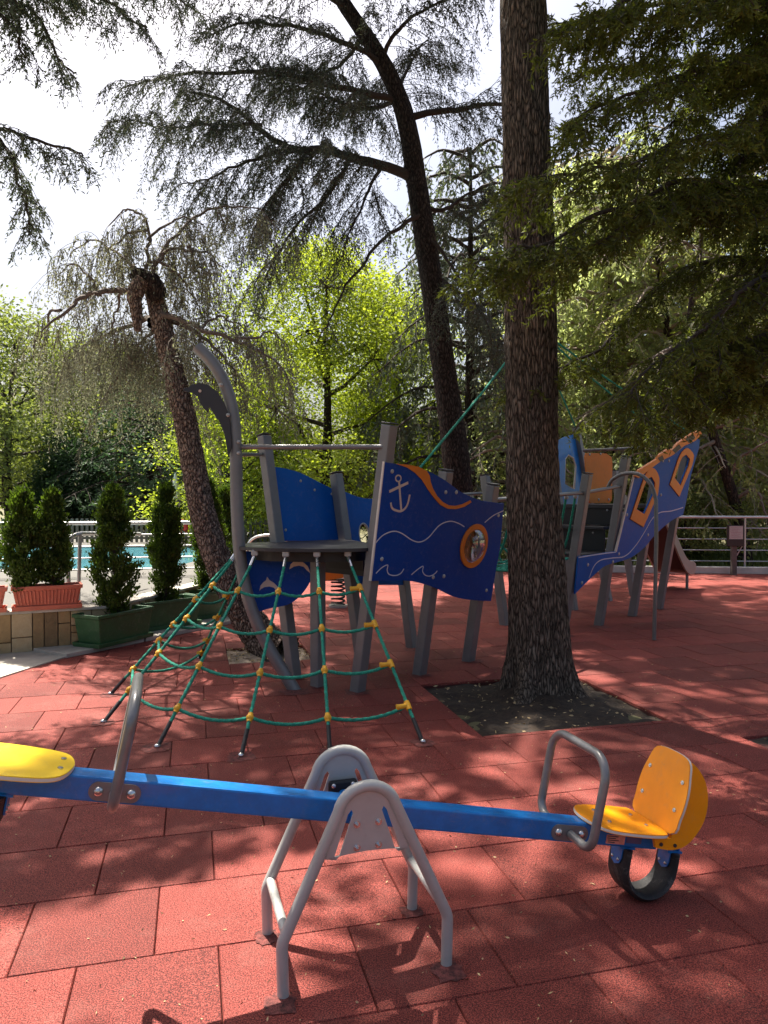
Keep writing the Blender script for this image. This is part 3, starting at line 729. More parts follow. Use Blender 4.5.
tops['Q3'] = lean_post(SP(5.30, 0, 0), None, 1, z1=2.0)
tops['Q4'] = lean_post(SP(6.2, 0, 0), None, 1, z1=2.2)
tops['P3'] = lean_post(V(-.8, 6.58, 0), (264, 436), -1)
tops['P4'] = lean_post(V(-.21, 7.12, 0), (336, 474), -1)
tops['P5'] = lean_post(V(.30, 7.9, 0), None, -1, z1=1.7)
tops['P8'] = lean_post(V(1.52, 9.3, 0), (485, 476), -1)
tops['QB1'] = lean_post(V(2.72, 10.57, 0), (551, 445), -1)
tops['QB2'] = lean_post(V(3.5, 11.5, 0), (576, 428), -1)
tops['QB3'] = lean_post(V(4.1, 12.15, 0), None, -1, z1=2.05)
# upright post under the front platform
MB().box(gr(318, 686) + V(0, 0, .58), .098, .098, 1.2, se, sn).build('post', GREY, ship, bevel=.01, smooth=False)
# curved mast
mp = [(297, 694), (281, 668), (268, 646), (255, 618), (246, 590), (240, 555), (237, 510), (236, 460), (234, 420), (227, 390), (214, 365), (197, 347)]
mast = MB().tube([at(x, y, 6.17) for x, y in cr(mp, 5)], .052, 20).build('mast', GREY, ship)
# black dolphin board on the mast, 20 mm thick
dz = [(15, 300), (45, 295), (60, 280), (100, 270), (150, 284), (192, 318), (225, 370), (245, 420), (258, 480), (264, 560), (266, 600), (247, 650), (241, 605), (230, 540), (207, 475), (175, 430), (152, 396), (142, 422), (118, 398), (100, 365), (90, 340), (60, 322), (22, 314)]
def pxz(zp, ox, oy, s): return [(ox + x / s, oy + y / s) for x, y in zp]
o6 = V(0, 6.11, 0); X_ = V(1, 0, 0); Z_ = V(0, 0, 1)
def loc2(px, o, u, v, noff=0.0):
    n = u.cross(v).normalized(); q = onplane(px[0], px[1], o + n * noff, n) - o
    # solve in-plane (u and v may be non-unit but orthogonal)
    return (q.dot(u) / u.dot(u), q.dot(v) / v.dot(v))
fu, fv = V(1, 0, 0), V(0, 0, 1)
dl = [loc2(p, o6, fu, fv) for p in pxz(dz, 180, 330, 5.12)]
db = MB().plate(o6, fu, fv, [dl], -.012, .012).build('dolphin_board', DOLPH, mast, bevel=.003, smooth=False)
ey = at(200, 391, 6.09); MB().disc(ey, V(0, 1, 0), .012, .006, 12).build('dolphin_eye', CREAM, db)
bm_ = MB()
for x, y in ((221, 385), (228, 415)): bm_.dome(at(x, y, 6.095), V(0, -1, 0), .017, .014)
for x, y in ((238.5, 442), (238.5, 453)): bm_.dome(at(x, y, 6.115), V(0, -1, 0), .016, .012)
bm_.build('bolt_cap', GREYL, mast)
# rails round the front platform
rb = MB().tube([at(240, 447, 6.17), at(383, 447, 5.86)], .021, 14); rb.build('rail', HGREY, ship)
MB().tube([at(240, 454.5, 6.17), at(264, 454.5, 6.9)], .017, 12).build('rail', HGREY, ship)

# --- front decks
d1 = [(-1.22, 6.14), (-1.05, 5.99), (-.85, 5.9), (-.6, 5.86), (-.35, 5.87), (-.14, 5.94), (-.03, 6.08)]
d1 = cr(d1, 4) + [(-.1, 6.5), (-.33, 7.16), (-.5, 7.12), (-1.0, 6.78), (-1.22, 6.66)]
dk = MB().plate(V(0, 0, 1.17), X_, V(0, 1, 0), [d1], 0, .028).build('deck', DARKDECK, ship, bevel=.004, smooth=False)
MB().plate(V(0, 0, 1.08), X_, V(0, 1, 0), [[(x * .8 - .12, (y - 6.5) * .78 + 6.5) for x, y in d1]], 0, .088).build('deck_frame', BLACKP, dk, smooth=False)
def deckbox(e0, e1, n0, n1, z, t=.05, name='deck'):
    return MB().box(SP((e0 + e1) / 2, (n0 + n1) / 2, z - t / 2), e1 - e0, n1 - n0, t, se, sn).build(name, DARKDECK, ship, bevel=.004, smooth=False)
deckbox(.16, 1.6, -.8, -.04, .985, .05)
MB().box(SP(.14, -.42, 1.06), .02, .72, .15, se, sn).build('riser', BLACKP, ship, smooth=False)

# --- the blue side panel with anchor
def pn(px_list, plane, noff=0.0): return [loc2(p, plane[0], plane[1], plane[2], noff) for p in px_list]
FO = SP(0, 0, 0) + sn * .064            # plane just outside the front row of posts
FP = (FO, se.copy(), vF.copy())
def Z2(l): return pxz(l, 360, 440, 4.8)
top_ = cr([(384, 462), (396, 464), (414, 467), (430, 472), (446, 481), (461, 492), (478, 499.5), (490, 502), (504, 503.5)], 4)
rt_ = cr([(504, 503.5), (502, 525), (500, 548), (496, 570), (491, 601)], 3)[1:]
bt_ = cr([(491, 601), (472, 600), (455, 597), (440, 590), (427, 585), (410, 581), (392, 580.5), (370.5, 581)], 4)[1:]
outl = pn(top_ + rt_ + bt_, FP, .018)
cxy = loc2((473.5, 545.8), *FP, .018)
NN = 36
# the port is a true circle in the board; vF is slightly longer than one
def circ(c, r, n=NN): return [(c[0] + r * math.cos(2 * math.pi * k / n), c[1] + r * math.sin(2 * math.pi * k / n) / vF.length) for k in range(n)]
RP = .165
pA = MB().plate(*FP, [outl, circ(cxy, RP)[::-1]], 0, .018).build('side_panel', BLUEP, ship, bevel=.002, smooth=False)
MB().plate(*FP, [outl[:1] + pn([(384.8, 462)], FP, .018) + pn([(371.5, 581)], FP, .018) + pn([(370.2, 581)], FP, .018)], .001, .0192).build('panel_edge', EDGE, pA, smooth=False)
ring = MB().plate(*FP, [circ(cxy, .208), circ(cxy, .158)[::-1]], .018, .034).build('porthole_ring', ORAN, pA, bevel=.003, smooth=False)
def engr(lines, w, plane, m, parent, name='engraving', d0=.018, d1=.0205, nn=6):
    e = MB()
    for l in lines: e.ribbon(*plane, cr(pn(l, plane, .018), nn), w, d0, d1); e.cut()
    return e.build(name, m, parent, smooth=False)
engr([Z2([(72, 497), (110, 457), (160, 438), (200, 448), (250, 481), (290, 489), (330, 466), (380, 410), (430, 390), (470, 399), (500, 416)]), Z2([(598, 396), (640, 362), (689, 339)])], .009, FP, WHITEL, pA, 'wave_line')
engr([Z2([(76, 640), (105, 612), (132, 600), (130, 625), (140, 645), (170, 650), (195, 640), (210, 618)]), Z2([(247, 646), (275, 622), (302, 606), (300, 630), (312, 648), (335, 653), (358, 642), (370, 628)])], .008, FP, WHITEL, pA, 'wave_line')
sw_ = Z2([(170, 114), (205, 116), (240, 120), (280, 128), (318, 147), (333, 172), (337, 200), (348, 232), (368, 268), (395, 297), (425, 313), (455, 316), (490, 308), (528, 289), (533, 298), (500, 320), (460, 331), (420, 330), (385, 312), (355, 280), (325, 238), (295, 190), (262, 157), (225, 132), (190, 120)])
MB().plate(*FP, [pn(sw_, FP, .018)], .0182, .024).build('orange_swoosh', ORAN, pA, smooth=False)
# anchor
an = MB()
def seg(l, w): an.ribbon(*FP, cr(pn(Z2(l), FP, .018), 5), w, .0182, .0215)
rc = [(183 + 13 * math.cos(a), 184 + 15 * math.sin(a)) for a in [k * math.pi / 8 for k in range(17)]]
seg(rc, .011); seg([(187, 202), (192, 270), (197, 335)], .019)
an.ribbon(*FP, pn(Z2([(140, 247), (230, 205)]), FP, .018), .022, .0186, .022)
seg([(147, 300), (152, 325), (170, 337), (196, 341), (218, 325), (230, 300), (238, 262)], .018)
an.build('anchor_emblem', CREAM, pA, smooth=False)
cb = MB()
for x, y in ((155, 152), (412, 252), (463, 252), (105, 573), (352, 660), (403, 655), (665, 363), (607, 723)):
    p = loc2((360 + x / 4.8, 440 + y / 4.8), *FP, .02); cb.dome(FO + se * p[0] + vF * p[1] + sn * .017, sn, .019, .012)
cb.build('bolt_cap', GREYL, pA)
# clear bubble in the port
gm = bpy.data.materials.new('clear_bubble'); gm.use_nodes = True; N = gm.node_tree.nodes; L = gm.node_tree.links; N.remove(N['Principled BSDF'])
tr = N.new('ShaderNodeBsdfTransparent'); tr.inputs[0].default_value = (.86, .88, .88, 1); gl = N.new('ShaderNodeBsdfGlossy'); gl.inputs['Roughness'].default_value = .05
fz = N.new('ShaderNodeLayerWeight'); fz.inputs['Blend'].default_value = .28; mx = N.new('ShaderNodeMixShader')
L.new(fz.outputs['Facing'], mx.inputs[0]); L.new(tr.outputs[0], mx.inputs[1]); L.new(gl.outputs[0], mx.inputs[2]); L.new(mx.outputs[0], N['Material Output'].inputs['Surface'])
pc = FO + se * cxy[0] + vF * cxy[1] + sn * .02
ndir = se.cross(vF).normalized()
if ndir.dot(sn) < 0: ndir = -ndir
MB().dome(pc, ndir, .158, .075, 28).build('porthole_bubble', gm, ring, sharp=180)
# --- inner (far side) panels, seen from inside
BO = V(-.8, 6.58, 0) - sn * .0
BO = BO - sn * .06; BPn = (BO, se.copy(), vB.copy())
def Z4(l): return pxz(l, 180, 330, 2.2588)
q = Z4(cr([(212, 308), (240, 312), (280, 328), (315, 350), (345, 368)], 4)) + Z4([(362, 372), (362, 472), (345, 474), (232, 474)])
q = cr([(273, 467), (284, 468.5), (300, 473), (318, 482), (334, 490)], 4) + [(340, 492), (345, 541), (283, 541)]
pB = MB().plate(*BPn, [pn(q, BPn)], -.009, .009).build('side_panel', BLUESUN, ship, bevel=.002, smooth=False)
q = cr([(343, 491), (352, 495), (362, 498), (372, 499), (384, 498)], 4) + [(400, 498), (404, 585), (352, 585), (347, 541)]
hc = loc2((364, 535), *BPn)
hol = [(hc[0] + .075 * math.cos(a), hc[1] + .115 * math.sin(a)) for a in [-k * 2 * math.pi / 28 for k in range(28)]]
pB2 = MB().plate(*BPn, [pn(q, BPn), hol], -.009, .009).build('side_panel', BLUESUN, ship, bevel=.002, smooth=False)
MB().tube([BO + se * (hc[0] + .078 * math.cos(a)) + vB * (hc[1] + .118 * math.sin(a)) for a in [k * 2 * math.pi / 28 for k in range(28)]], .012, 8, closed=True).build('porthole_ring', GREYL, pB2)
cb = MB()
for x, y in ((300, 481), (314, 490), (331, 494), (285, 530)):
    p = onplane(x, y, BO, se.cross(vB).normalized()); cb.dome(p + sn * .009, sn, .014, .008)
cb.build('bolt_cap', GREYL, pB)
# --- lower panel with two pale dolphins
LO = V(0, 6.3, 0); LPn = (LO, X_.copy(), Z_.copy())
def Z3(l): return pxz(l, 230, 520, 4.517)
q = Z3([(70, 140), (230, 145), (388, 150), (390, 232), (380, 252)] + cr([(365, 275), (340, 315), (310, 350), (270, 378), (225, 390), (180, 398), (130, 413)], 4) + [(95, 300)])
pL = MB().plate(*LPn, [pn(q, LPn)], 0, .018).build('side_panel', BLUEP, ship, bevel=.002, smooth=False)
dd = MB()
for l in ([(133, 320), (138, 296), (152, 280), (163, 272), (168, 256), (178, 271), (198, 283), (214, 300), (222, 318), (230, 330), (212, 322), (198, 305), (178, 300), (155, 303), (140, 312)],
          [(268, 222), (274, 200), (287, 188), (295, 182), (300, 165), (310, 181), (334, 193), (350, 208), (358, 224), (362, 240), (346, 226), (333, 211), (312, 206), (290, 210), (276, 218)]):
    dd.plate(*LPn, [pn(Z3(l), LPn, .018)], .0182, .022); dd.cut()
dd.build('dolphin_emblem', CREAM, pL, smooth=False)
cb = MB()
for x, y in ((378, 215), (128, 385)): cb.dome(at(230 + x / 4.517, 520 + y / 4.517, 6.3), V(0, -1, 0), .019, .012)
cb.build('bolt_cap', GREYL, pL)

# --- climbing net
def tp(x, y, Y, z): p = at(x, y, Y); return V(p.x, p.y, z)
uprights = [  # top point, ground anchor, pixels of the four knots (row 1 at the top)
    (V(-.29, 5.95, 1.12), gr(423, 743), [(360, 588), (375, 624), (388, 665), (402, 706)]),
    (V(-.535, 5.9, 1.12), gr(330, 752), [(319, 592), (322, 629), (323, 670), (327, 718)]),
    (V(-.785, 5.92, 1.12), gr(241, 757), [(282, 592), (275, 631), (266, 673), (253, 718)]),
    (V(-1.05, 6.02, 1.12), gr(157, 748), [(240, 591), (222, 627), (204, 667), (184, 709)]),
    (V(-1.22, 6.2, 1.14), gr(103, 723), [(212, 586), (189, 619), (163, 654), (136, 692)]),
    (V(-1.26, 6.4, 1.14), gr(110, 695), [(205, 602), (182, 627), (162, 641), (138, 671)]),
    (V(-1.22, 6.62, 1.12), gr(199, 659), [(229, 596), (218, 617), (205, 640), (199, 652)]),
]
net = MB().tube([uprights[0][0] + V(0, 0, .06), uprights[0][0] + V(0, 0, .0)], .012, 8).build('climbing_net', GROPE, ship)
knots = []
def rope(pts, r=.011, parent=net, name='rope'): 
    P = np.array([tuple(p) for p in pts]); sg_ = np.concatenate([[0], np.cumsum(np.linalg.norm(np.diff(P, axis=0), axis=1))]); m = max(6, int(sg_[-1] / .011)); tt = np.linspace(0, sg_[-1], m)
    Q = np.stack([np.interp(tt, sg_, P[:, k]) for k in range(3)], 1); T = np.gradient(Q, axis=0); T /= np.linalg.norm(T, axis=1, keepdims=True)
    ref = np.array([.2, .3, .93]) if abs(T[0][2]) < .8 else np.array([.93, .3, .1]); a = np.cross(T, ref); a /= np.linalg.norm(a, axis=1, keepdims=True); b = np.cross(T, a); n = 10; vs = []
    for i in range(m):
        for k in range(n):
            an = 2 * math.pi * k / n; rr = r * (1.02 + .2 * math.cos(3 * (an + tt[i] * 38))); vs.append(Q[i] + (a[i] * math.cos(an) + b[i] * math.sin(an)) * rr)
    mb_ = MB(); mb_.add(vs, [(i * n + k, i * n + (k + 1) % n, (i + 1) * n + (k + 1) % n, (i + 1) * n + k) for i in range(m - 1) for k in range(n)] + [tuple(range(n))[::-1], tuple((m - 1) * n + k for k in range(n))]); mb_.build(name, GROPE, parent, sharp=70)
for ui, (tp_, an_, ks) in enumerate(uprights):
    kk = []
    for kx, ky in ks:
        best = None
        for s in [i / 200 for i in range(1, 200)]:
            p = tp_.lerp(an_, s); d = p - CAM; f = V(0, math.cos(PITCH), -math.sin(PITCH)); upv = V(0, math.sin(PITCH), math.cos(PITCH))
            px = 384 + F * d.x / d.dot(f); py = 512 - F * d.dot(upv) / d.dot(f); e_ = (px - kx) ** 2 * (.3 if ui in (5, 6) else .3) + (py - ky) ** 2
            if best is None or e_ < best[0]: best = (e_, p)
        kk.append(best[1])
    knots.append(kk)
    end = tp_.lerp(an_, .955)
    path = [tp_] + kk + [tp_.lerp(an_, .9)]
    rope(cr(path, 4))
    fit = MB().tube([tp_.lerp(an_, .89), tp_.lerp(an_, .985)], .0145, 10).build('rope_sleeve', BLACKP, net)
    a3 = MB(); a3.tube([tp_.lerp(an_, .975), an_ + V(0, 0, -.02)], .011, 8); a3.ball(an_ + V(0, 0, .012), .019, 10, 6, (1, 1, .8)); a3.build('anchor_bolt', STEEL, net)
    cl = MB().box(tp_ + V(0, -.005, .035), .055, .05, .05).build('clamp', GREYL, net, bevel=.01, smooth=False)
    MB().tube([tp_ + V(0, 0, .02), tp_.lerp(an_, .06)], .014, 8).build('clamp', STEEL, net)
for row in range(4):
    for i in range(6):
        a, b = knots[i][row], knots[i + 1][row]; m = (a + b) / 2; sag = .02 + .05 * (a - b).length
        rope([a.lerp(b, t) - V(0, 0, sag * 4 * t * (1 - t)) for t in [k / 10 for k in range(11)]])
for ui, kk in enumerate(knots):
    for ri, p in enumerate(kk):
        y = MB()
        if ui in (0, 6):
            q = knots[1 if ui == 0 else 5][ri]; dr = (q - p).normalized(); ax = (uprights[ui][0] - uprights[ui][1]).normalized()
            y.tube([p - ax * .032, p + ax * .032], .02, 12); y.tube([p, p + dr * .075], .0175, 12); y.disc(p + dr * .075, dr, .02, .012, 12)
        else:
            y.ball(p, .0255, 14, 10); ax = (uprights[ui][0] - uprights[ui][1]).normalized(); y.tube([p - ax * .032, p + ax * .032], .0165, 10)
        y.build('rope_connector', YCONN, net)

# --- rope bridge
bridge = MB()
rl = []
for n0, n1, z0, z1, t0, t1 in ((0, 0, 1.6, 1.63, None, None), (-.86, -.88, 1.6, 1.63, None, None)):
    sgn = 1 if n0 == 0 else -1
    a = SP(1.55, n0, 0) + sn * (sgn * LEAN * 1.58) + V(0, 0, 1.58); b = SP(3.4, n1, 0) + sn * (sgn * LEAN * 1.65) + V(0, 0, 1.66)
    MB().tube([a, b], .021, 12).build('rail', HGREY, ship); rl.append((a, b))
MB().tube([rl[0][1], SP(4.32, 0, 0) + sn * (LEAN * 1.75) + V(0, 0, 1.75)], .021, 12).build('rail', HGREY, ship)
MB().tube([rl[1][0], SP(.8, -.86, 0) - sn * (LEAN * 1.55) + V(0, 0, 1.55)], .021, 12).build('rail', HGREY, ship)
br = MB().tube([SP(1.6, -.1, .8), SP(1.65, -.1, .79)], .01, 6).build('rope_bridge', GROPE, ship)
for n in (-.12, -.3, -.45, -.6, -.76):
    rope([SP(1.6 + 2.4 * t, n, .93 - .02 * t - .2 * 4 * t * (1 - t) * .6) for t in [k / 10 for k in range(11)]], .011, br)
for k in range(1, 9):
    t = k / 9; z = .93 - .02 * t - .2 * 4 * t * (1 - t) * .6
    rope([SP(1.6 + 2.4 * t, n, z + .01) for n in (-.12, -.45, -.76)], .01, br)
    for (a, b), n in zip(rl, (-.12, -.76)):
        if k % 2 == 0 or k == 7:
            p = a.lerp(b, t); e = SP(1.6 + 2.4 * min(1, t * .9), n, z); rope(cr([p - V(0, 0, .02), p.lerp(e, .5) - V(0, 0, .12) + se * .02, e], 5), .012, br)
            MB().ball(p - V(0, 0, .035), .024, 8, 6).build('clamp', GREYL, br)
# net panel seen right of the anchor panel
for k in range(7):
    rope([SP(1.62 + .035 * k, -.04, .62 + .06 * (k % 3)), SP(1.58 + .04 * k, -.7, .85)], .008, br)

# --- stern: steps, decks, panels
ed = [(3.10, .95), (3.45, 1.245), (3.8, 1.515)]
deckbox(4.0, 4.75, -.85, -.03, .91, .045, 'step'); deckbox(4.5, 5.0, -.85, -.03, 1.23, .035, 'step'); deckbox(4.83, 6.35, -.86, -.03, 1.515, .05)
MB().box(SP(4.56, -.44, 1.06), .018, .8, .29, se, sn).build('riser', BLACKP, ship, smooth=False)
MB().box(SP(4.86, -.44, 1.36), .018, .8, .24, se, sn).build('riser', BLACKP, ship, smooth=False)
cb = MB()
for e, z, n in ((4.548, 1.15, -.2), (4.848, 1.44, -.5), (4.548, 1.15, -.7), (4.848, 1.44, -.15)): cb.dome(SP(e, n, z), -se, .014, .01)
cb.build('bolt_cap', GREYL, ship)
# big slanted panel
def Z5(l): return pxz(l, 500, 400, 2.866)
SPn = (SP(0, 0, 0) + sn * .064, se.copy(), vF.copy())
q = [(634, 475), (660, 459), (694, 437), (700, 440)] + cr([(699, 448), (694, 465), (690, 480), (687, 498), (683, 515)], 3) + cr([(683, 515), (671, 521), (655, 535), (645, 547), (632, 557), (618, 562), (605, 566), (592, 577), (575, 594)], 3)[1:] + [(578.5, 557), (616, 551.5)]
w1 = [(629.5, 519), (642.5, 527), (657, 494.5), (658.5, 478), (653, 468), (646, 472), (641, 484)]
w2 = [(669, 484.5), (678.5, 496.5), (691, 466), (693, 455), (687, 448), (681, 452), (677, 460)]
def shrink(l, f):
    cx = sum(p[0] for p in l) / len(l); cy = sum(p[1] for p in l) / len(l); return [(cx + (x - cx) * f, cy + (y - cy) * f) for x, y in l]
h1, h2 = pn(shrink(w1, .62), SPn, .018), pn(shrink(w2, .6), SPn, .018)
pS = MB().plate(*SPn, [pn(q, SPn, .018), h1, h2], 0, .018).build('side_panel', BLUESUN, ship, bevel=.002, smooth=False)
MB().plate(*SPn, [pn([(615.5, 551), (634, 475), (635, 475), (616.7, 552)], SPn, .018)], .001, .0195).build('panel_edge', EDGE, pS, smooth=False)
for w_ in (w1, w2):
    MB().plate(*SPn, [pn(cr(w_[2:], 3) + w_[:2], SPn, .018), pn(shrink(w_, .64), SPn, .018)], .0182, .032).build('window_frame', ORAN, pS, bevel=.002, smooth=False)
engr([[(589, 578), (594, 566), (601, 560), (612, 558), (625, 556), (636, 545), (645, 531), (652, 519), (660, 512.5), (671, 511), (683, 507.5)], ], .013, SPn, WHITEL, pS, 'wave_line')
engr([[(578.5, 557.5), (597, 554.5), (616, 552)]], .012, SPn, WHITEL, pS, 'panel_edge')
cb = MB()
for x, y in ((582, 583), (588, 565), (619, 554), (627, 515), (648, 535), (613, 562), (661, 495), (669, 461), (663, 461)):
    p = loc2((x, y), *SPn, .02); cb.dome(SPn[0] + se * p[0] + vF * p[1] + sn * .017, sn, .022, .013)
cb.build('bolt_cap', GREYL, pS)
# second blue wall on the far side, seen through the windows and above the deck
BS = V(2.72, 10.57, 0) - sn * .06; eB = (V(3.5, 11.5, 0) - V(2.72, 10.57, 0)).normalized(); vBs = V(0, 0, 1) - sn * .2
vBs = vBs - eB * vBs.dot(eB); BSn = (BS, eB, vBs)
q = cr([(553, 444), (558, 440.5), (564, 437), (575, 434)], 3) + [(583, 472), (588, 504), (560.5, 505)]
wd = [(564.5, 484), (571, 488), (574, 489), (575.8, 466), (573, 458), (568, 455), (565, 459)]
pW = MB().plate(*BSn, [pn(q, BSn), pn(wd, BSn)], -.01, .01).build('side_panel', BLUEM, ship, bevel=.002, smooth=False)
MB().tube([onplane(x, y, BS, eB.cross(vBs).normalized()) for x, y in wd], .014, 8, closed=True).build('window_frame', GREYL, pW)
q = [(553, 505), (560.5, 505), (564, 528), (557, 528)]
MB().plate(*BSn, [pn(q, BSn)], -.01, .01).build('side_panel', BLUEM, ship, smooth=False)
# orange barrier and top bar at the stern
OO = V(3.62, 11.5, 0); On = (OO, V(.78, .62, 0).normalized(), V(0, 0, 1))
q = [(585.5, 453), (606, 453.5), (611, 457), (612, 462), (611.5, 500), (609, 503), (590, 503), (588, 500), (584.5, 457)]
pO = MB().plate(*On, [pn(q, On)], -.01, .01).build('barrier_panel', ORAN, ship, bevel=.003, smooth=False)
cb = MB()
for x, y in ((589, 454.5), (600, 454), (598, 499.5), (608, 499.5)):
    p = onplane(x, y, OO, On[1].cross(On[2])); cb.dome(p - On[1].cross(On[2]) * -.012, On[1].cross(On[2]), .02, .012)
cb.build('bolt_cap', GREYL, pO)
MB().tube([at(583, 450.5, 11.7), at(640, 448, 11.4)], .024, 10).build('rail', HGREY, ship)
# orange roof boards along the top edge, with small dark patches laid on them
tz = SPn
q = [(634, 476), (638, 470), (656, 459), (658, 455), (667, 449), (671, 450), (677, 443), (684, 438), (690, 434), (699, 430), (701, 434), (694, 441), (683, 446), (672, 455), (660, 461), (648, 470), (638, 478)]
rf = MB().plate(*tz, [pn(q, tz, .04)], .022, .055).build('roof_board', ORAN, pS, bevel=.003, smooth=False)
sc = MB()
for l in ([(656.5, 458), (661, 455), (663, 459.5), (659, 461.5)], [(671, 450), (678, 444), (680, 447.5), (674, 453)], [(684, 439), (692, 433.5), (694, 438), (688, 443)]):
    sc.plate(*tz, [pn(l, tz, .04)], .0555, .058); sc.cut()
sc.build('roof_dark_patch', DOLPH, rf, smooth=False)
# inner orange facing behind the windows
q = [(634, 470), (643, 468), (640, 525), (630, 519)]
# arch hoop down to the ground
g0 = gr(654, 640)
hp = [at(608, 487, 8.9), at(612, 480, 8.85), at(620, 475, 8.75), at(629, 473, 8.65), at(638, 474, 8.55), at(646, 479, 8.48), at(652, 487, 8.42), at(656, 500, 8.38)]
hp = cr(hp, 4) + [at(656.3, 540, 8.36), at(655, 600, 8.345), V(g0.x, g0.y, -.02)]
MB().tube(hp, .022, 14).build('climbing_hoop', HGREY, ship)
# slide leaving the stern deck
a0 = SP(6.35, 0, 0); dirS = V(.60, .80, 0); perp = V(.80, -.60, 0)
sl0 = V(4.0, 11.5, 0); topc = V(4.22, 11.35, 0)
prof_t = [(0, 1.42), (.35, 1.36), (.7, 1.14), (1.1, .84), (1.5, .55), (1.8, .37), (2.05, .3), (2.25, .29)]
prof_t = cr(prof_t, 3)
near0 = V(4.12, 11.28, 0); far0 = near0 - perp * .52
def slide_wall(base, name):
    lo = [(s, z - .03) for s, z in prof_t]; hi = [(s, z + (.2 if s > .3 else .25)) for s, z in prof_t]
    lo2 = lo + [(2.36, .27), (2.42, .34)]; hi2 = hi[:-1] + [(2.28, .47), (2.38, .43)]
    return MB().plate(base, dirS, V(0, 0, 1), [lo2 + hi2[::-1]], -.014, .014).build(name, SLIDE, sld, bevel=.006, smooth=False)
bed = MB(); vs = []
for s, z in prof_t: p = near0 + dirS * s; f_ = far0 + dirS * s; vs += [V(p.x, p.y, z), V(f_.x, f_.y, z), V(f_.x, f_.y, z - .02), V(p.x, p.y, z - .02)]
fs = []
for i in range(len(prof_t) - 1):
    for k in range(4): fs.append((i * 4 + k, i * 4 + (k + 1) % 4, i * 4 + 4 + (k + 1) % 4, i * 4 + 4 + k))
bed.add(vs, fs); sld = bed.build('slide', MAROON, ship)
slide_wall(near0, 'slide_side'); slide_wall(far0, 'slide_side')
for b_ in (near0 - perp * .06, far0 + perp * .06):
    p = b_ + dirS * 2.1; MB().tube([V(p.x, p.y, -.02), V(p.x, p.y, .29)], .025, 10).build('slide_foot', GREY, sld)
# stay ropes from a round pole behind the big tree
pole = SP(4.31, -.95, 0); ap = V(pole.x, pole.y, 3.95)
MB().tube([V(pole.x, pole.y, -.02), ap], .05, 16).build('centre_pole', GREY, ship)
for q in (at(405, 486, 6.7), tops['QB2'], tops['Q4'] + V(0, 0, .35), SP(6.3, -.3, 2.75)):
    rope([ap - V(0, 0, .05), (ap + q) / 2 - V(0, 0, .06), q], .012, ship, 'stay_rope')

# dark rubber collars where posts meet the floor
# ================================================================== SPRING RIDER behind the ship
sr0 = gr(338, 607)
def rider():
    root = empty('spring_rider', (sr0.x, sr0.y, 0), 'small orange spring rider on a dark coil behind the ship', 'spring rider')
    c = Vector((sr0.x, sr0.y, 0)); sp_ = []
    for k in range(90):
        a = k * 2 * math.pi / 15; sp_.append(c + V(.095 * math.cos(a), .095 * math.sin(a), .03 + .36 * k / 89))
    MB().tube(sp_, .014, 8).build('coil_spring', RUBBER, root)
    MB().disc(c + V(0, 0, .015), V(0, 0, 1), .14, .03, 20).build('base_plate', GREYL, root)
    MB().box(c + V(-.05, 0, .405), .4, .12, .03).build('seat', BLACKP, root, bevel=.01, smooth=False)
    pr = cr([(-.42, .42), (-.3, .40), (-.05, .42), (.12, .46), (.05, .54), (-.12, .56), (-.22, .66), (-.3, .72), (-.37, .66), (-.42, .56)], 4, True)
    for w in (-.11, .11): 
        bd = MB().plate(c + V(0, w, 0), V(1, 0, 0), V(0, 0, 1), [pr], -.009, .009).build('side_board', ORAN, root, bevel=.003, smooth=False)
    MB().tube([c + V(-.3, -.2, .62), c + V(-.3, .2, .62)], .014, 10).build('hand_grip', GREYL, root)
rider()

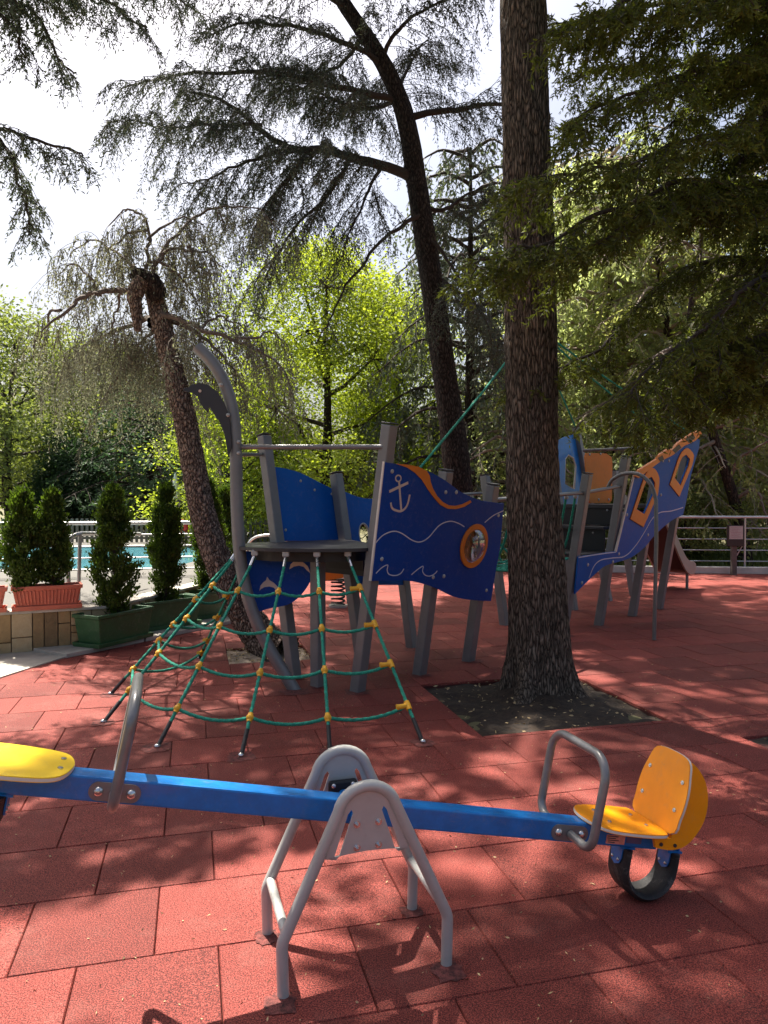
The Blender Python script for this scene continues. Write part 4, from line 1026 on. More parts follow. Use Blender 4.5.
# ================================================================== PLANTERS AND THUJAS
def planter(base, d, L, wd, h, m, name, label, cat, group, ribs=0):
    root = empty(name, (base.x, base.y, base.z), label, cat, group); n = V(d.y, -d.x, 0)
    def ringf(l, w, z): return [base + d * (a * l / 2) + n * (b * w / 2) + V(0, 0, z) for a, b in ((-1, -1), (1, -1), (1, 1), (-1, 1))]
    lv = [(L * .84, wd * .8, 0.02), (L * .86, wd * .82, .05), (L * .95, wd * .92, h - .04), (L, wd, h - .04), (L, wd, h), (L * .93, wd * .86, h), (L * .9, wd * .82, h - .06)]
    vs = []; [vs.extend(ringf(*a)) for a in lv]; fs = [(0, 1, 2, 3)]
    for i in range(len(lv) - 1):
        for k in range(4): fs.append((i * 4 + k, i * 4 + (k + 1) % 4, i * 4 + 4 + (k + 1) % 4, i * 4 + 4 + k))
    b = MB(); b.add(vs, fs); o = b.build('box', m, root, bevel=.012, smooth=False)
    if ribs:
        r_ = MB()
        for s in (-1, 1):
            for k in range(ribs):
                t = (k + .5) / ribs - .5
                r_.bar(base + d * (t * L * .84) + n * (s * (wd * .41 + .004)) + V(0, 0, .06), base + d * (t * L * .92) + n * (s * (wd * .455 + .004)) + V(0, 0, h - .05), .012, .014, d)
        r_.build('rib', m, o, bevel=.003, smooth=False).name = 'ribbing'
    vs = []
    for a in ((L * .97, wd * .97, .0), (L * .99, wd * .99, .045), (L * .95, wd * .94, .045), (L * .9, wd * .9, .012)): vs.extend(ringf(*a))
    fs = [(0, 1, 2, 3)] + [(i * 4 + k, i * 4 + (k + 1) % 4, i * 4 + 4 + (k + 1) % 4, i * 4 + 4 + k) for i in range(3) for k in range(4)]
    t_ = MB(); t_.add(vs, fs); t_.build('drip_tray', m, root, bevel=.006, smooth=False)
    s_ = MB(); nx = 14; vs = []; fs = []
    for i in range(nx + 1):
        for j in range(5):
            p = base + d * ((i / nx - .5) * L * .9) + n * ((j / 4 - .5) * wd * .82); vs.append(V(p.x, p.y, base.z + h - .045 + .012 * noise.noise(Vector((p.x * 14, p.y * 14, 0)))))
    for i in range(nx):
        for j in range(4): fs.append((i * 5 + j, i * 5 + 5 + j, i * 5 + 6 + j, i * 5 + j + 1))
    s_.add(vs, fs); s_.build('soil', SOIL, root)
    return root
def thuja(base, H, R, seed, label, group, n=5200, open_low=.35):
    n = int(n * 2.2)
    rng = np.random.default_rng(seed); root = empty('thuja_shrub', tuple(base), label, 'shrub', group)
    w = Soup(); b = np.array(base); k = 9; t = np.linspace(0, 1, k)
    lean = rng.normal(0, .02, 2)
    ax = lambda z: b + np.array([lean[0] * z, lean[1] * z, 0]) + UP * z
    w.tube(np.array([ax(z) for z in t * H * .9]), np.linspace(.017, .004, k), 6)
    lf = Soup(); nb = int(H * 120)
    prof = lambda u: np.interp(u, [0, .08, .25, .5, .75, .92, 1], [.45, .8, 1, .95, .7, .32, .05])
    for i in range(nb):
        u = rng.random() ** .85 * .97 + .02; z = u * H; an = rng.random() * 2 * np.pi; rr = R * prof(u) * rng.uniform(.55, 1.12)
        if rng.random() < .07: rr *= 1.25
        o = ax(max(0.02, z - rr * .9)); e = ax(z) + np.array([np.cos(an) * rr, np.sin(an) * rr, 0])
        q = np.stack([o + (e - o) * s + UP * (-.04 * np.sin(s * np.pi)) for s in (0, .5, 1)]); w.tube(q, [.005, .003, .0015], 3)
        if u < open_low and rng.random() < .35: continue
        m = int(n / nb * 1.2); s = rng.uniform(.5, 1.08, m)[:, None] ; c = o + (e - o) * s + rng.normal(0, .022 + .02 * R, (m, 3))
        sdn = np.cross(nrm(e - o), UP); d = (e - o) / np.linalg.norm(e - o) * .6 + UP * .7 + rng.normal(0, .45, (m, 3))
        lf.blades(c, d, rng.uniform(.025, .055, m), rng.uniform(.014, .028, m), rng)
    w.build('stem', TWIG, root); lf.build('foliage', THUJA, root)
G1 = 'thujas growing in the planters'; G2 = 'green planters in a row on the kerb'; G3 = 'terracotta planters on the stone wall'
dA = V(.5, .866, 0).normalized()
pl_specs = [(gr(106, 650), .80, 'green planter nearest the camera in the row on the kerb, left end'),
            (gr(157, 636), .80, 'green planter in the middle of the row, between the nearest one and the leaning trunk'),
            (gr(207, 624), .80, 'green planter partly behind the leaning trunk')]
centers = [V(-3.02, 7.93, .045), V(-2.62, 8.95, .045), V(-2.18, 9.85, .045), V(-2.1, 11.2, .0)]
centers = [V(-2.93, 8.02, .045), V(-2.65, 8.95, .045), V(-2.28, 9.75, .045)]
dirs = [V(.42, .9, 0).normalized(), V(.62, .78, 0).normalized(), V(.62, .78, 0).normalized()]
lab = ['green planter nearest the camera, at the near left end of the row on the kerb',
       'green planter in the middle of the row, left of the leaning trunk',
       'green planter partly hidden by the leaning trunk and the rope net']
tl = ['tall thuja in the green planter nearest the camera', 'thuja in the middle green planter, with bare stems low down', 'thuja in the green planter just left of the leaning trunk']
for i, (c, d, l) in enumerate(zip(centers, dirs, lab)):
    planter(c, d, .82, .38, .34, GPLAN, 'green_planter', l, 'planter', G2)
    H = [1.38, 1.4, 1.5][i]; thuja(c + V(0, 0, .29), H, (.24, .2, .22)[i], 20 + i, tl[i], G1, 7000)
thuja(V(-2.35, 10.9, ZD), 1.3, .22, 29, 'thuja behind the leaning trunk, left of the ship mast', G1, 4000)
wd_ = V(1.6, .77, 0).normalized()
tc1 = V(-3.5, 7.8, ZD + .012); tc2 = V(-4.42, 7.36, ZD + .012)
tcs = [V(-3.54, 7.76, ZD + .012), V(-4.18, 7.45, ZD + .012)]
for c, l in zip(tcs, ('ribbed terracotta planter on the wall holding two thujas', 'ribbed terracotta planter on the wall cut off by the left edge of the photo')):
    planter(c, wd_, .68, .26, .25, TERRA, 'terracotta_planter', l, 'planter', G3, ribs=18)
thuja(at(25, 590, 7.68) * 1.0 + V(0, 0, 0), 1.02, .2, 41, 'thuja at the far left of the photo, in the terracotta planter', G1, 5200, .2)
thuja(at(54, 588, 7.82) + V(0, 0, 0), 1.02, .15, 42, 'slimmer right-hand thuja in the terracotta planter', G1, 4200, .2)

# ================================================================== RAILINGS, FENCES, SIGN
def railing(a, b, z0, z1, nr, npost, label, rt=.028, m=RAILW):
    root = empty('railing', (a.x, a.y, z0), label, 'railing', None)
    MB().tube([V(a.x, a.y, z1), V(b.x, b.y, z1)], rt, 12).build('top_rail', m, root)
    for k in range(nr):
        z = z0 + (z1 - z0) * (k + .6) / (nr + .6); MB().tube([V(a.x, a.y, z), V(b.x, b.y, z)], .011, 8).build('rail', m, root)
    for k in range(npost):
        p = a.lerp(b, k / (npost - 1)); MB().tube([V(p.x, p.y, z0 - .02), V(p.x, p.y, z1)], .02, 10).build('post', m, root)
railing(V(-9, 10.1, 0), V(-2.75, 11.3, 0), ZD, 1.225, 4, 6, 'pale metal railing in front of the pool, behind the thujas')
railing(V(2.0, 16.4, 0), V(13.5, 15.35, 0), .1, 1.19, 4, 7, 'pale horizontal railing along the kerb at the back right', .03)
# curved handrail end by the terracotta planter
hr = empty('handrail', (at(80, 600, 8.4).x, 8.4, 0), 'curved steel handrail rising behind the terracotta planter', 'handrail')
a = at(79, 600, 8.45)
MB().tube(fillet([V(a.x - .02, a.y, 0), at(80, 535, 8.45)], 0, 4), .022, 12).build('post', RAILW, hr)
p0 = at(69, 560, 8.3); MB().tube([V(p0.x, p0.y, ZD)] + cr([at(67.5, 556, 8.3), at(67.5, 544, 8.32), at(71, 537.5, 8.36), at(79, 534, 8.45), at(92, 533.5, 8.7), at(140, 534, 9.8)], 5), .024, 12).build('rail', RAILW, hr)
# picket fence past the pool
pf = empty('picket_fence', (-6, 19.4, ZD), 'beige picket fence beyond the pool', 'fence')
m_ = MB(); x = -10.0
while x < -2.4: m_.box((x, 19.4, ZD + .32), .07, .02, .62); x += .13
m_.build('pickets', PICK, pf, smooth=False); MB().box((-6.2, 19.43, ZD + .12), 7.6, .03, .06).build('crossbar', PICK, pf); MB().box((-6.2, 19.43, ZD + .5), 7.6, .03, .06).build('crossbar', PICK, pf)
# pool ladder arch seen over the front deck
pl_ = empty('pool_handrail', (-2.3, 13.6, 0), 'low arched steel handrail beyond the front deck', 'handrail')
MB().tube(cr([at(246, 560, 13.6), at(248, 545, 13.6), at(255, 537.5, 13.6), at(268, 535, 13.6), at(286, 535, 13.6)], 6) + [V(at(287, 536, 13.6).x, 13.6, 0.0)], .024, 10).build('rail', RAILW, pl_)
# red lifebuoy on a white stand
lb = at(180, 527.5, 18.6); lbr = empty('lifebuoy', tuple(lb), 'red lifebuoy hanging on the fence beyond the pool', 'lifebuoy')
MB().tube([lb + V(.15 * math.cos(t), 0, .15 * math.sin(t)) for t in [k * math.pi / 12 for k in range(24)]], .06, 12, closed=True).build('ring', REDP, lbr)
wb = MB()
for k in range(4):
    t0 = k * math.pi / 2 + .6; wb.tube([lb + V(.15 * math.cos(t), 0, .15 * math.sin(t)) for t in (t0, t0 + .12, t0 + .24)], .0625, 12); wb.cut()
wb.build('white_band', WHITEP, lbr)
pr = at(176, 560, 20.3); par = empty('closed_parasol', (pr.x, 20.3, ZD), 'closed white parasol standing past the pool fence', 'parasol')
MB().tube([V(pr.x, 20.3, ZD), V(pr.x, 20.3, 2.3)], .025, 10).build('pole', RAILW, par)
MB().tube([V(pr.x, 20.3, 2.25), V(pr.x, 20.3, 2.1), V(pr.x, 20.3, 1.5), V(pr.x, 20.3, 1.05)], [.03, .07, .13, .1], 12).build('folded_canopy', WHITEP, par)
# sign on a post, back right
sg = gr(733.5, 575); sgr = empty('notice_sign', (sg.x, sg.y, 0), 'notice board in a black frame on a brown post by the railing', 'sign')
MB().box((sg.x, sg.y, .42), .1, .1, .84).build('post', WOODP, sgr, bevel=.01, smooth=False)
bx = MB().box((sg.x, sg.y - .07, .82), .36, .03, .44).build('frame', BLACKP, sgr, bevel=.006, smooth=False)
ph = MB().box((sg.x + .005, sg.y - .087, .885), .28, .006, .27).build('printed_sheet', PAPER, bx, smooth=False)
pt = MB()
for k in range(7): pt.box((sg.x + .0 - .01 * (k % 3), sg.y - .0905, .985 - k * .032), .2 - .03 * (k % 3), .001, .008)
pt.build('print_lines', mat('faded_ink', (.3, .2, .2), .8), ph, smooth=False)
MB().tube([(sg.x + .02, sg.y - .02, .35), (sg.x + .16, sg.y - .05, .62)], .012, 8).build('strut', GREYL, sgr)

# ================================================================== TREES
# -- the big cedar in the pit
def tree_root(name, base, label, group=None): return empty(name, (base[0], base[1], 0), label, 'tree', group)
T1 = tree_root('cedar_tree', (1.27, 6.12), 'tall straight cedar with thick furrowed trunk rising from the earth pit right of the ship')
p1 = [V(1.27, 6.12, -.06), V(1.27, 6.12, .8), V(1.235, 6.12, 1.6), V(1.20, 6.12, 3.0), V(1.16, 6.12, 4.6), V(1.13, 6.12, 6.0), V(1.1, 6.15, 8.0), V(1.05, 6.2, 14)]
trunk_mesh(p1, [.245, .228, .214, .205, .19, .176, .155, .08], 3.3, 88, .12, 9.0, .095, 300, .22).build('trunk', BARK1, T1, recalc=True, sharp=180)
rng = np.random.default_rng(11); lf = Soup(); wd = Soup()
CAN = dict(droop=.25, twig=.3, tsp=.06, nb=11, bl=.10, bw=.075, rt=.008)  # oversized blades for the unseen boughs, so that they shade the floor
def shade_canopy(lf, wd, rng, b0, zs, az, Lr, lat=.85, sp=.11, marg=.75, **kw):
    """unseen boughs lifted above the view, added to cast dappled shade on the playground"""
    kk = dict(CAN); kk.update(kw)
    for i, z in enumerate(zs):
        an = math.radians(az[0] + (az[1] - az[0]) * ((i * .618 + .1 * rng.random()) % 1)); L = rng.uniform(*Lr); d = np.array([math.cos(an), math.sin(an), 0])
        pts = []
        for t in (0, .2, .4, .6, .8, 1):
            p = np.array([b0[0], b0[1], z]) + d * L * t + UP * L * (.28 * t - .3 * t * t); 
            if t > .1: p[2] = max(p[2], CAMZ + .70 * p[1] + marg)
            pts.append(p)
        limb(lf, wd, rng, pts, .05, lat, sp, start=.15, **kk)
shade_canopy(lf, wd, rng, (1.12, 6.15), np.linspace(6.6, 13.5, 14), (0, 360), (2.4, 4.8))
wd.build('branches', TWIG, T1); lf.build('crown', NEED_DK, T1)

# -- leaning weeping cedar with the broken top
YT = 7.75
T2 = tree_root('weeping_cedar_tree', (at(270, 650, YT).x, YT), 'leaning weeping cedar with a broken top and scaly bark, left of the ship')
p2 = [at(282, 668, YT - .12), at(272, 650, YT - .05), at(250, 622, YT), at(232, 590, YT), at(216, 555, YT + .05), at(203, 515, YT + .1), at(194, 470, YT + .1), at(185, 420, YT + .1), at(173, 370, YT + .1), at(163, 330, YT + .1), at(152, 284, YT + .1)]
p2[0].z = -.06
trunk_mesh(p2, [.22, .19, .165, .148, .14, .132, .124, .116, .106, .098, .088], 8.1, 56, .2, 14.0, .04, 240, 1.0).build('trunk', BARK2, T2, sharp=180)
kn = MB()
def lump(path, rad, seed, m, nm, root): trunk_mesh(path, rad, seed, 22, .25, 9, 0, 26, 1.0).build(nm, m, root, sharp=180)
lump([at(160, 300, YT + .05), at(152, 284, YT), at(140, 276, YT - .05), at(132, 279, YT - .05)], [.09, .105, .085, .04], 1.2, BARK3, 'broken_top', T2)
lump([at(143, 280, YT - .08), at(135, 293, YT - .1), at(136, 310, YT - .1), at(138, 331, YT - .1)], [.08, .085, .06, .035], 2.2, BARK2, 'broken_stub', T2)
rng = np.random.default_rng(21); lf = Soup(); wd = Soup()
def pth(l): return [np.array(at(x, y, Y)) for x, y, Y in l]
wk = dict(droop=.85, weep=.8, twig=.36, tsp=.034, nb=9, bl=.045, bw=.014, flat=2.4, rt=.004)
limb(lf, wd, rng, pth([(138, 290, 7.7), (115, 294, 7.6), (90, 297, 7.5), (65, 308, 7.4), (38, 328, 7.3)]), .036, .5, .16, start=.3, **wk)
limb(lf, wd, rng, pth([(160, 315, 7.8), (185, 322, 7.75), (210, 330, 7.7), (240, 338, 7.7), (262, 352, 7.7), (278, 378, 7.7)]), .03, .75, .07, **wk)
limb(lf, wd, rng, pth([(160, 318, 7.85), (190, 330, 8.0), (215, 350, 8.1), (240, 375, 8.1)]), .03, .7, .09, **wk)
limb(lf, wd, rng, pth([(147, 275, 7.8), (147, 250, 7.8), (148, 226, 7.8), (135, 210, 7.8), (115, 210, 7.8), (100, 225, 7.8)]), .02, .75, .07, **wk)
limb(lf, wd, rng, pth([(152, 275, 7.8), (162, 256, 7.8), (185, 246, 7.9), (208, 250, 7.9), (225, 268, 7.9)]), .02, .85, .06, **wk)
limb(lf, wd, rng, pth([(152, 275, 7.8), (165, 240, 8.0), (195, 215, 8.2), (235, 210, 8.4), (262, 230, 8.5)]), .02, .8, .07, **wk)
limb(lf, wd, rng, pth([(147, 280, 7.8), (125, 255, 8.0), (100, 245, 8.2), (80, 262, 8.3)]), .018, .7, .08, **wk)
limb(lf, wd, rng, pth([(150, 320, 7.9), (140, 330, 8.4), (120, 335, 9.0), (95, 350, 9.4), (80, 375, 9.5)]), .03, 1.2, .06, **wk)
limb(lf, wd, rng, pth([(150, 325, 7.9), (150, 335, 8.6), (140, 345, 9.3), (125, 360, 9.8)]), .03, 1.3, .055, **wk)
limb(lf, wd, rng, pth([(155, 330, 7.9), (170, 335, 8.5), (165, 350, 9.2), (150, 370, 9.6)]), .03, 1.1, .06, **wk)
for q0, q1, q2, q3, l in (((100, 295), (92, 275), (75, 262), (62, 275), .45), ((60, 310), (52, 318), (44, 335), (40, 352), .4), ((200, 328), (212, 318), (232, 318), (252, 332), .5), ((235, 337), (255, 340), (270, 335), (284, 348), .4),
                          ((148, 240), (160, 222), (176, 212), (190, 222), .5), ((148, 228), (132, 232), (118, 245), (110, 262), .45), ((190, 246), (196, 262), (200, 282), (202, 300), .45), ((150, 262), (176, 268), (196, 285), (210, 310), .5), ((120, 292), (112, 305), (100, 325), (96, 350), .45)):
    limb(lf, wd, rng, [np.array(at(x, y, 7.75 + dy)) for (x, y), dy in zip((q0, q1, q2, q3), (0, .1, .25, .35))], .014, l, .07, start=.1, **wk)
wd.build('branches', DEADW, T2); lf.build('crown', WEEP, T2)

# -- tall leaning cedar in the middle
Y3 = 12.6
T3 = tree_root('leaning_cedar_tree', (at(463, 594, Y3).x, Y3), 'tall dark cedar leaning left above the ship, its fan of branches against the sky')
g3 = at(465, 594, Y3); g3.z = -.05
p3 = [g3, at(461, 520, Y3), at(455, 450, Y3), at(444, 370, Y3), at(432, 285, Y3), at(420, 205, Y3), at(410, 140, Y3), at(400, 100, Y3), at(380, 58, Y3), (at(345, 5, Y3)), at(315, -45, Y3), at(285, -130, Y3), at(262, -330, Y3)]
trunk_mesh(p3, [.28, .23, .22, .2, .185, .17, .155, .145, .13, .115, .1, .08, .03], 5.5, 40, .12, 8, .06, 150, .4).build('trunk', BARK3, T3, sharp=180)
rng = np.random.default_rng(31); lf = Soup(); wd = Soup()
k3 = dict(droop=.5, twig=.36, tsp=.045, nb=11, bl=.07, bw=.0155, weep=.3, rt=.008)
L3 = [  # main limbs: (points), root radius, side length, spacing
    ([(414, 178, 12.6), (375, 163, 12.3), (335, 150, 12.1), (300, 148, 11.9), (262, 125, 11.8), (228, 98, 11.7), (190, 85, 11.5)], .11, 2.1, .15),
    ([(335, 150, 12.1), (295, 152, 11.8), (250, 160, 11.4), (210, 175, 11.2), (185, 185, 11.1)], .05, 1.6, .15),
    ([(320, 150, 12.0), (290, 175, 11.8), (265, 210, 11.6), (245, 245, 11.5)], .045, 1.5, .14),
    ([(350, 156, 12.2), (330, 190, 12.2), (300, 225, 12.2), (275, 265, 12.2), (258, 290, 12.2)], .045, 1.5, .14),
    ([(398, 100, 12.6), (350, 85, 12.3), (290, 70, 12.0), (230, 68, 11.8), (165, 75, 11.6), (120, 90, 11.5)], .07, 1.9, .14),
    ([(385, 65, 12.6), (340, 40, 12.2), (290, 25, 12.0), (240, 20, 11.8), (205, 30, 11.6)], .06, 1.8, .15),
    ([(350, 10, 12.6), (300, -15, 12.2), (250, -30, 12.0), (200, -30, 11.6)], .05, 1.8, .15),
    ([(262, 125, 11.8), (220, 125, 11.5), (170, 130, 11.2), (130, 120, 11.0), (108, 118, 10.9)], .035, 1.4, .13),
    ([(412, 118, 12.6), (450, 112, 12.5), (495, 105, 12.4), (540, 110, 12.2)], .075, 1.6, .16),
    ([(380, 60, 12.6), (400, 30, 12.4), (430, 10, 12.2), (470, -5, 12)], .05, 1.5, .17),
    ([(418, 200, 12.6), (440, 210, 12.8), (470, 190, 13.2), (500, 200, 13.5)], .05, 1.5, .16),
    ([(405, 115, 12.6), (400, 90, 13.2), (415, 60, 14.0), (430, 40, 14.8)], .05, 1.7, .16),
    ([(430, 270, 12.6), (455, 290, 12.4), (480, 310, 12.4), (500, 345, 12.4)], .04, 1.3, .14),
    ([(380, 170, 12.3), (370, 200, 12.0), (355, 235, 11.8), (345, 262, 11.7)], .035, 1.2, .15),
    ([(400, 100, 12.6), (360, 110, 13.5), (310, 95, 14.2), (270, 100, 14.8)], .05, 1.7, .15),
    ([(365, 30, 12.6), (345, 60, 13.6), (320, 75, 14.4), (300, 60, 15)], .05, 1.8, .15),
    ([(300, -60, 12.6), (260, -80, 12), (220, -70, 11.5), (180, -50, 11)], .05, 1.8, .15),
    ([(325, -30, 12.6), (380, -60, 12), (440, -50, 11.5), (480, -30, 11)], .05, 1.8, .17),
]
for pts, r, l, spc in L3: limb(lf, wd, rng, pth(pts), r * .8, l, spc * .62, start=.1, **k3)
shade_canopy(lf, wd, rng, (-1.9, 12.6), np.linspace(11.2, 15.5, 19), (0, 360), (3.5, 7.0), 1.0, .15, bl=.13, bw=.07)  # boughs above the view, added to dapple the ship and the floor behind
shade_canopy(lf, wd, rng, (-1.9, 12.6), np.linspace(12.5, 16, 13), (-5, 85), (5.5, 9.0), 1.0, .14, bl=.13, bw=.08)  # long unseen boughs, added for shade on the far right floor
# thin bare branch hanging against the sky
limb(lf, wd, rng, pth([(425, 212, 12.5), (395, 232, 12.2), (365, 262, 12.0), (340, 292, 11.9), (325, 325, 11.8), (312, 345, 11.8)]), .035, .5, .5, start=.5, **k3)
limb(lf, wd, rng, pth([(428, 240, 12.5), (450, 262, 12.3), (462, 290, 12.2), (470, 300, 12.1)]), .03, .8, .2, start=.3, **k3)
wd.build('branches', TWIG, T3); lf.build('crown', NEED_T3, T3)

# -- near cedar at the right, its trunk just outside the picture
T4 = tree_root('cedar_tree', (4.7, 6.9), 'dark green cedar hanging in from upper right before the thick trunk')
trunk_mesh([V(4.7, 6.9, -.05), V(4.7, 6.9, 2), V(4.65, 6.85, 5), V(4.6, 6.8, 8), V(4.5, 6.8, 12.5)], [.3, .27, .23, .17, .08], 9.1, 30, .1, 8, .1, 90, .3).build('trunk', BARK3, T4, sharp=180)
rng = np.random.default_rng(41); lf = Soup(); wd = Soup()
k4 = dict(droop=.36, twig=.2, tsp=.038, nb=17, bl=.055, bw=.013, weep=.12, rt=.005)
def from4(z): return np.array([4.65, 6.85, z])
L4 = [
    (6.5, [(800, 60, 5.8), (730, 60, 5.3), (660, 75, 5.0), (600, 95, 4.9), (555, 120, 4.85)], 1.0),
    (6.0, [(790, 130, 5.6), (720, 130, 5.2), (650, 150, 5.0), (580, 170, 4.9), (515, 178, 4.9)], 1.0),
    (5.4, [(780, 200, 5.6), (710, 190, 5.3), (655, 205, 5.1), (600, 235, 5.0), (550, 250, 5.0), (500, 262, 5.0)], .75),
    (5.2, [(760, 190, 5.8), (690, 195, 5.4), (630, 220, 5.1), (560, 262, 5.0), (510, 282, 4.95), (468, 296, 4.95)], .5),
    (4.3, [(790, 270, 5.8), (740, 290, 5.4), (690, 330, 5.2), (640, 375, 5.1), (612, 405, 5.0)], .9),
    (3.9, [(800, 320, 5.8), (750, 330, 5.6), (700, 350, 5.4), (660, 385, 5.3)], .9),
    (4.6, [(790, 250, 6.2), (720, 250, 6.3), (660, 270, 6.4), (600, 330, 6.4), (560, 350, 6.2), (515, 368, 6.0)], .45),
    (7.2, [(800, 0, 5.5), (730, 10, 5.2), (670, 25, 5.0), (610, 35, 4.9), (575, 45, 4.8)], 1.0),
    (7.8, [(790, -40, 5.3), (720, -35, 5.0), (650, -20, 4.8), (600, 0, 4.7)], 1.0),
    (6.8, [(800, 80, 6.6), (740, 70, 7.0), (680, 60, 7.4), (620, 60, 7.8), (570, 75, 8.0)], 1.2),
    (3.4, [(800, 380, 6.4), (770, 380, 6.2), (740, 390, 6.1), (700, 395, 6.0), (670, 408, 6.0)], .7),
    (7.5, [(790, 20, 6.2), (730, 0, 6.4), (660, 0, 6.6), (600, 15, 6.8), (560, 20, 7.0)], 1.1),
    (5.6, [(800, 90, 5.9), (770, 120, 5.6), (735, 170, 5.4), (705, 215, 5.3)], .9),
    (4.6, [(800, 200, 5.9), (775, 240, 5.7), (750, 290, 5.6), (715, 330, 5.6)], .9),
    (6.8, [(800, 30, 5.9), (760, 40, 5.6), (715, 80, 5.5), (675, 120, 5.4)], .9),
    (3.8, [(800, 330, 5.9), (770, 345, 5.7), (725, 365, 5.6), (680, 400, 5.6), (640, 415, 5.6)], .8),
    (4.4, [(800, 290, 6.4), (770, 320, 6.2), (730, 360, 6.2), (690, 380, 6.2)], .9),
]
for z, pts, l in L4: limb(lf, wd, rng, [from4(z)] + pth(pts),   .035, l * .78, .055, start=.22, **k4)
shade_canopy(lf, wd, rng, (4.6, 6.85), np.linspace(6.6, 12, 11), (95, 275), (2.8, 5.2))
shade_canopy(lf, wd, rng, (4.6, 6.85), np.linspace(4.5, 8, 18), (200, 330), (2.8, 5.2), tsp=.12)  # lower boughs out of view beside the camera, added to block sky light
wd.build('branches', TWIG, T4); lf.build('crown', NEED_DK, T4)

# -- cedar outside the picture at the left, boughs reaching in at the top left
T5 = tree_root('cedar_tree', (-5.6, 5.6), 'dark cedar boughs hanging into the bright sky at the upper left corner')
trunk_mesh([V(-5.6, 5.6, -.05), V(-5.6, 5.6, 3), V(-5.5, 5.6, 7), V(-5.4, 5.6, 12.5)], [.28, .24, .17, .07], 2.1, 30, .1, 8, .1, 60, .3).build('trunk', BARK3, T5, sharp=180)
rng = np.random.default_rng(51); lf = Soup(); wd = Soup()
def from5(z): return np.array([-5.55, 5.6, z])
k6 = dict(droop=.7, twig=.22, tsp=.035, nb=17, bl=.05, bw=.012, weep=.2, rt=.006)
for z, pts, l, sp_ in [(4.5, [(-60, 120, 6.4), (-20, 125, 6.5), (10, 145, 6.6), (28, 190, 6.6), (34, 225, 6.6)], .35, .06), (4.6, [(-40, 118, 6.4), (10, 122, 6.6), (40, 135, 6.6), (62, 145, 6.6)], .3, .06),
                  (6.2, [(-30, -10, 7.0), (10, -5, 7.2), (35, 15, 7.3), (52, 45, 7.3), (68, 65, 7.3)], .35, .07), (6.0, [(-20, -30, 6.5), (40, -25, 7.0), (90, -15, 7.5), (120, 5, 7.8), (140, 10, 7.8)], .5, .08),
                  (6.4, [(-20, -45, 6.5), (60, -40, 7.5), (130, -25, 8.2), (175, -10, 8.6), (205, 12, 8.8)], .5, .08), (5.9, [(-40, 0, 6.5), (0, 8, 6.8), (20, 30, 6.9), (28, 60, 6.9)], .3, .08)]:
    limb(lf, wd, rng, [from5(z)] + pth(pts), .04, l, sp_, start=.4, **k6)
shade_canopy(lf, wd, rng, (-5.5, 5.6), np.linspace(6.6, 12, 7), (-80, 65), (2.8, 5.6))
shade_canopy(lf, wd, rng, (-5.5, 5.6), np.linspace(4.5, 8, 16), (-150, -30), (2.8, 4.8), tsp=.12)  # unseen boughs on the left, added to hold back fill from the sky
wd.build('branches', TWIG, T5); lf.build('crown', NEED_BL, T5)

# -- background trees
def conifer(name, base, H, R, z0, label, m, seed, nl=40, bark=BARK3, rt=.2, lean=(0, 0), droop=.5, weep=.3, p=.8, group='trees behind the playground', dens=1.0, sz=1.0, az=None):
    rng = np.random.default_rng(seed); root = tree_root(name, base, label, group)
    tp_ = lambda z: np.array([base[0] + lean[0] * z / H, base[1] + lean[1] * z / H, z])
    trunk_mesh([Vector(tp_(z)) for z in (-.05, H * .25, H * .5, H * .75, H)], [rt, rt * .85, rt * .6, rt * .35, .02], seed * .37, 16, .12, 6, .06, 40, .4).build('trunk', bark, root, sharp=180)
    lf = Soup(); wd = Soup()
    for i in range(nl):
        u = (i + rng.random()) / nl; z = z0 + (H - z0) * u ** .9; an = i * 2.4 + rng.normal(0, .4)
        L = R * (1 - u ** 1.3 * p) * rng.uniform(.7, 1.12) + .15; d = np.array([math.cos(an), math.sin(an), 0]); b = tp_(z)
        limb(lf, wd, rng, [b, b + d * L * .5 + UP * L * .08, b + d * L - UP * L * droop * .35], rt * .22 + .01, L * .42 + .2, .26 / dens, .34 * sz, .13 / dens, 5, .15 * sz, .055 * sz, droop, .1, 1.0, weep, .01)
    wd.build('branches', PALEB if m in (NEED_MD, NEED_PL) else TWIG, root); lf.build('crown', m, root); return root
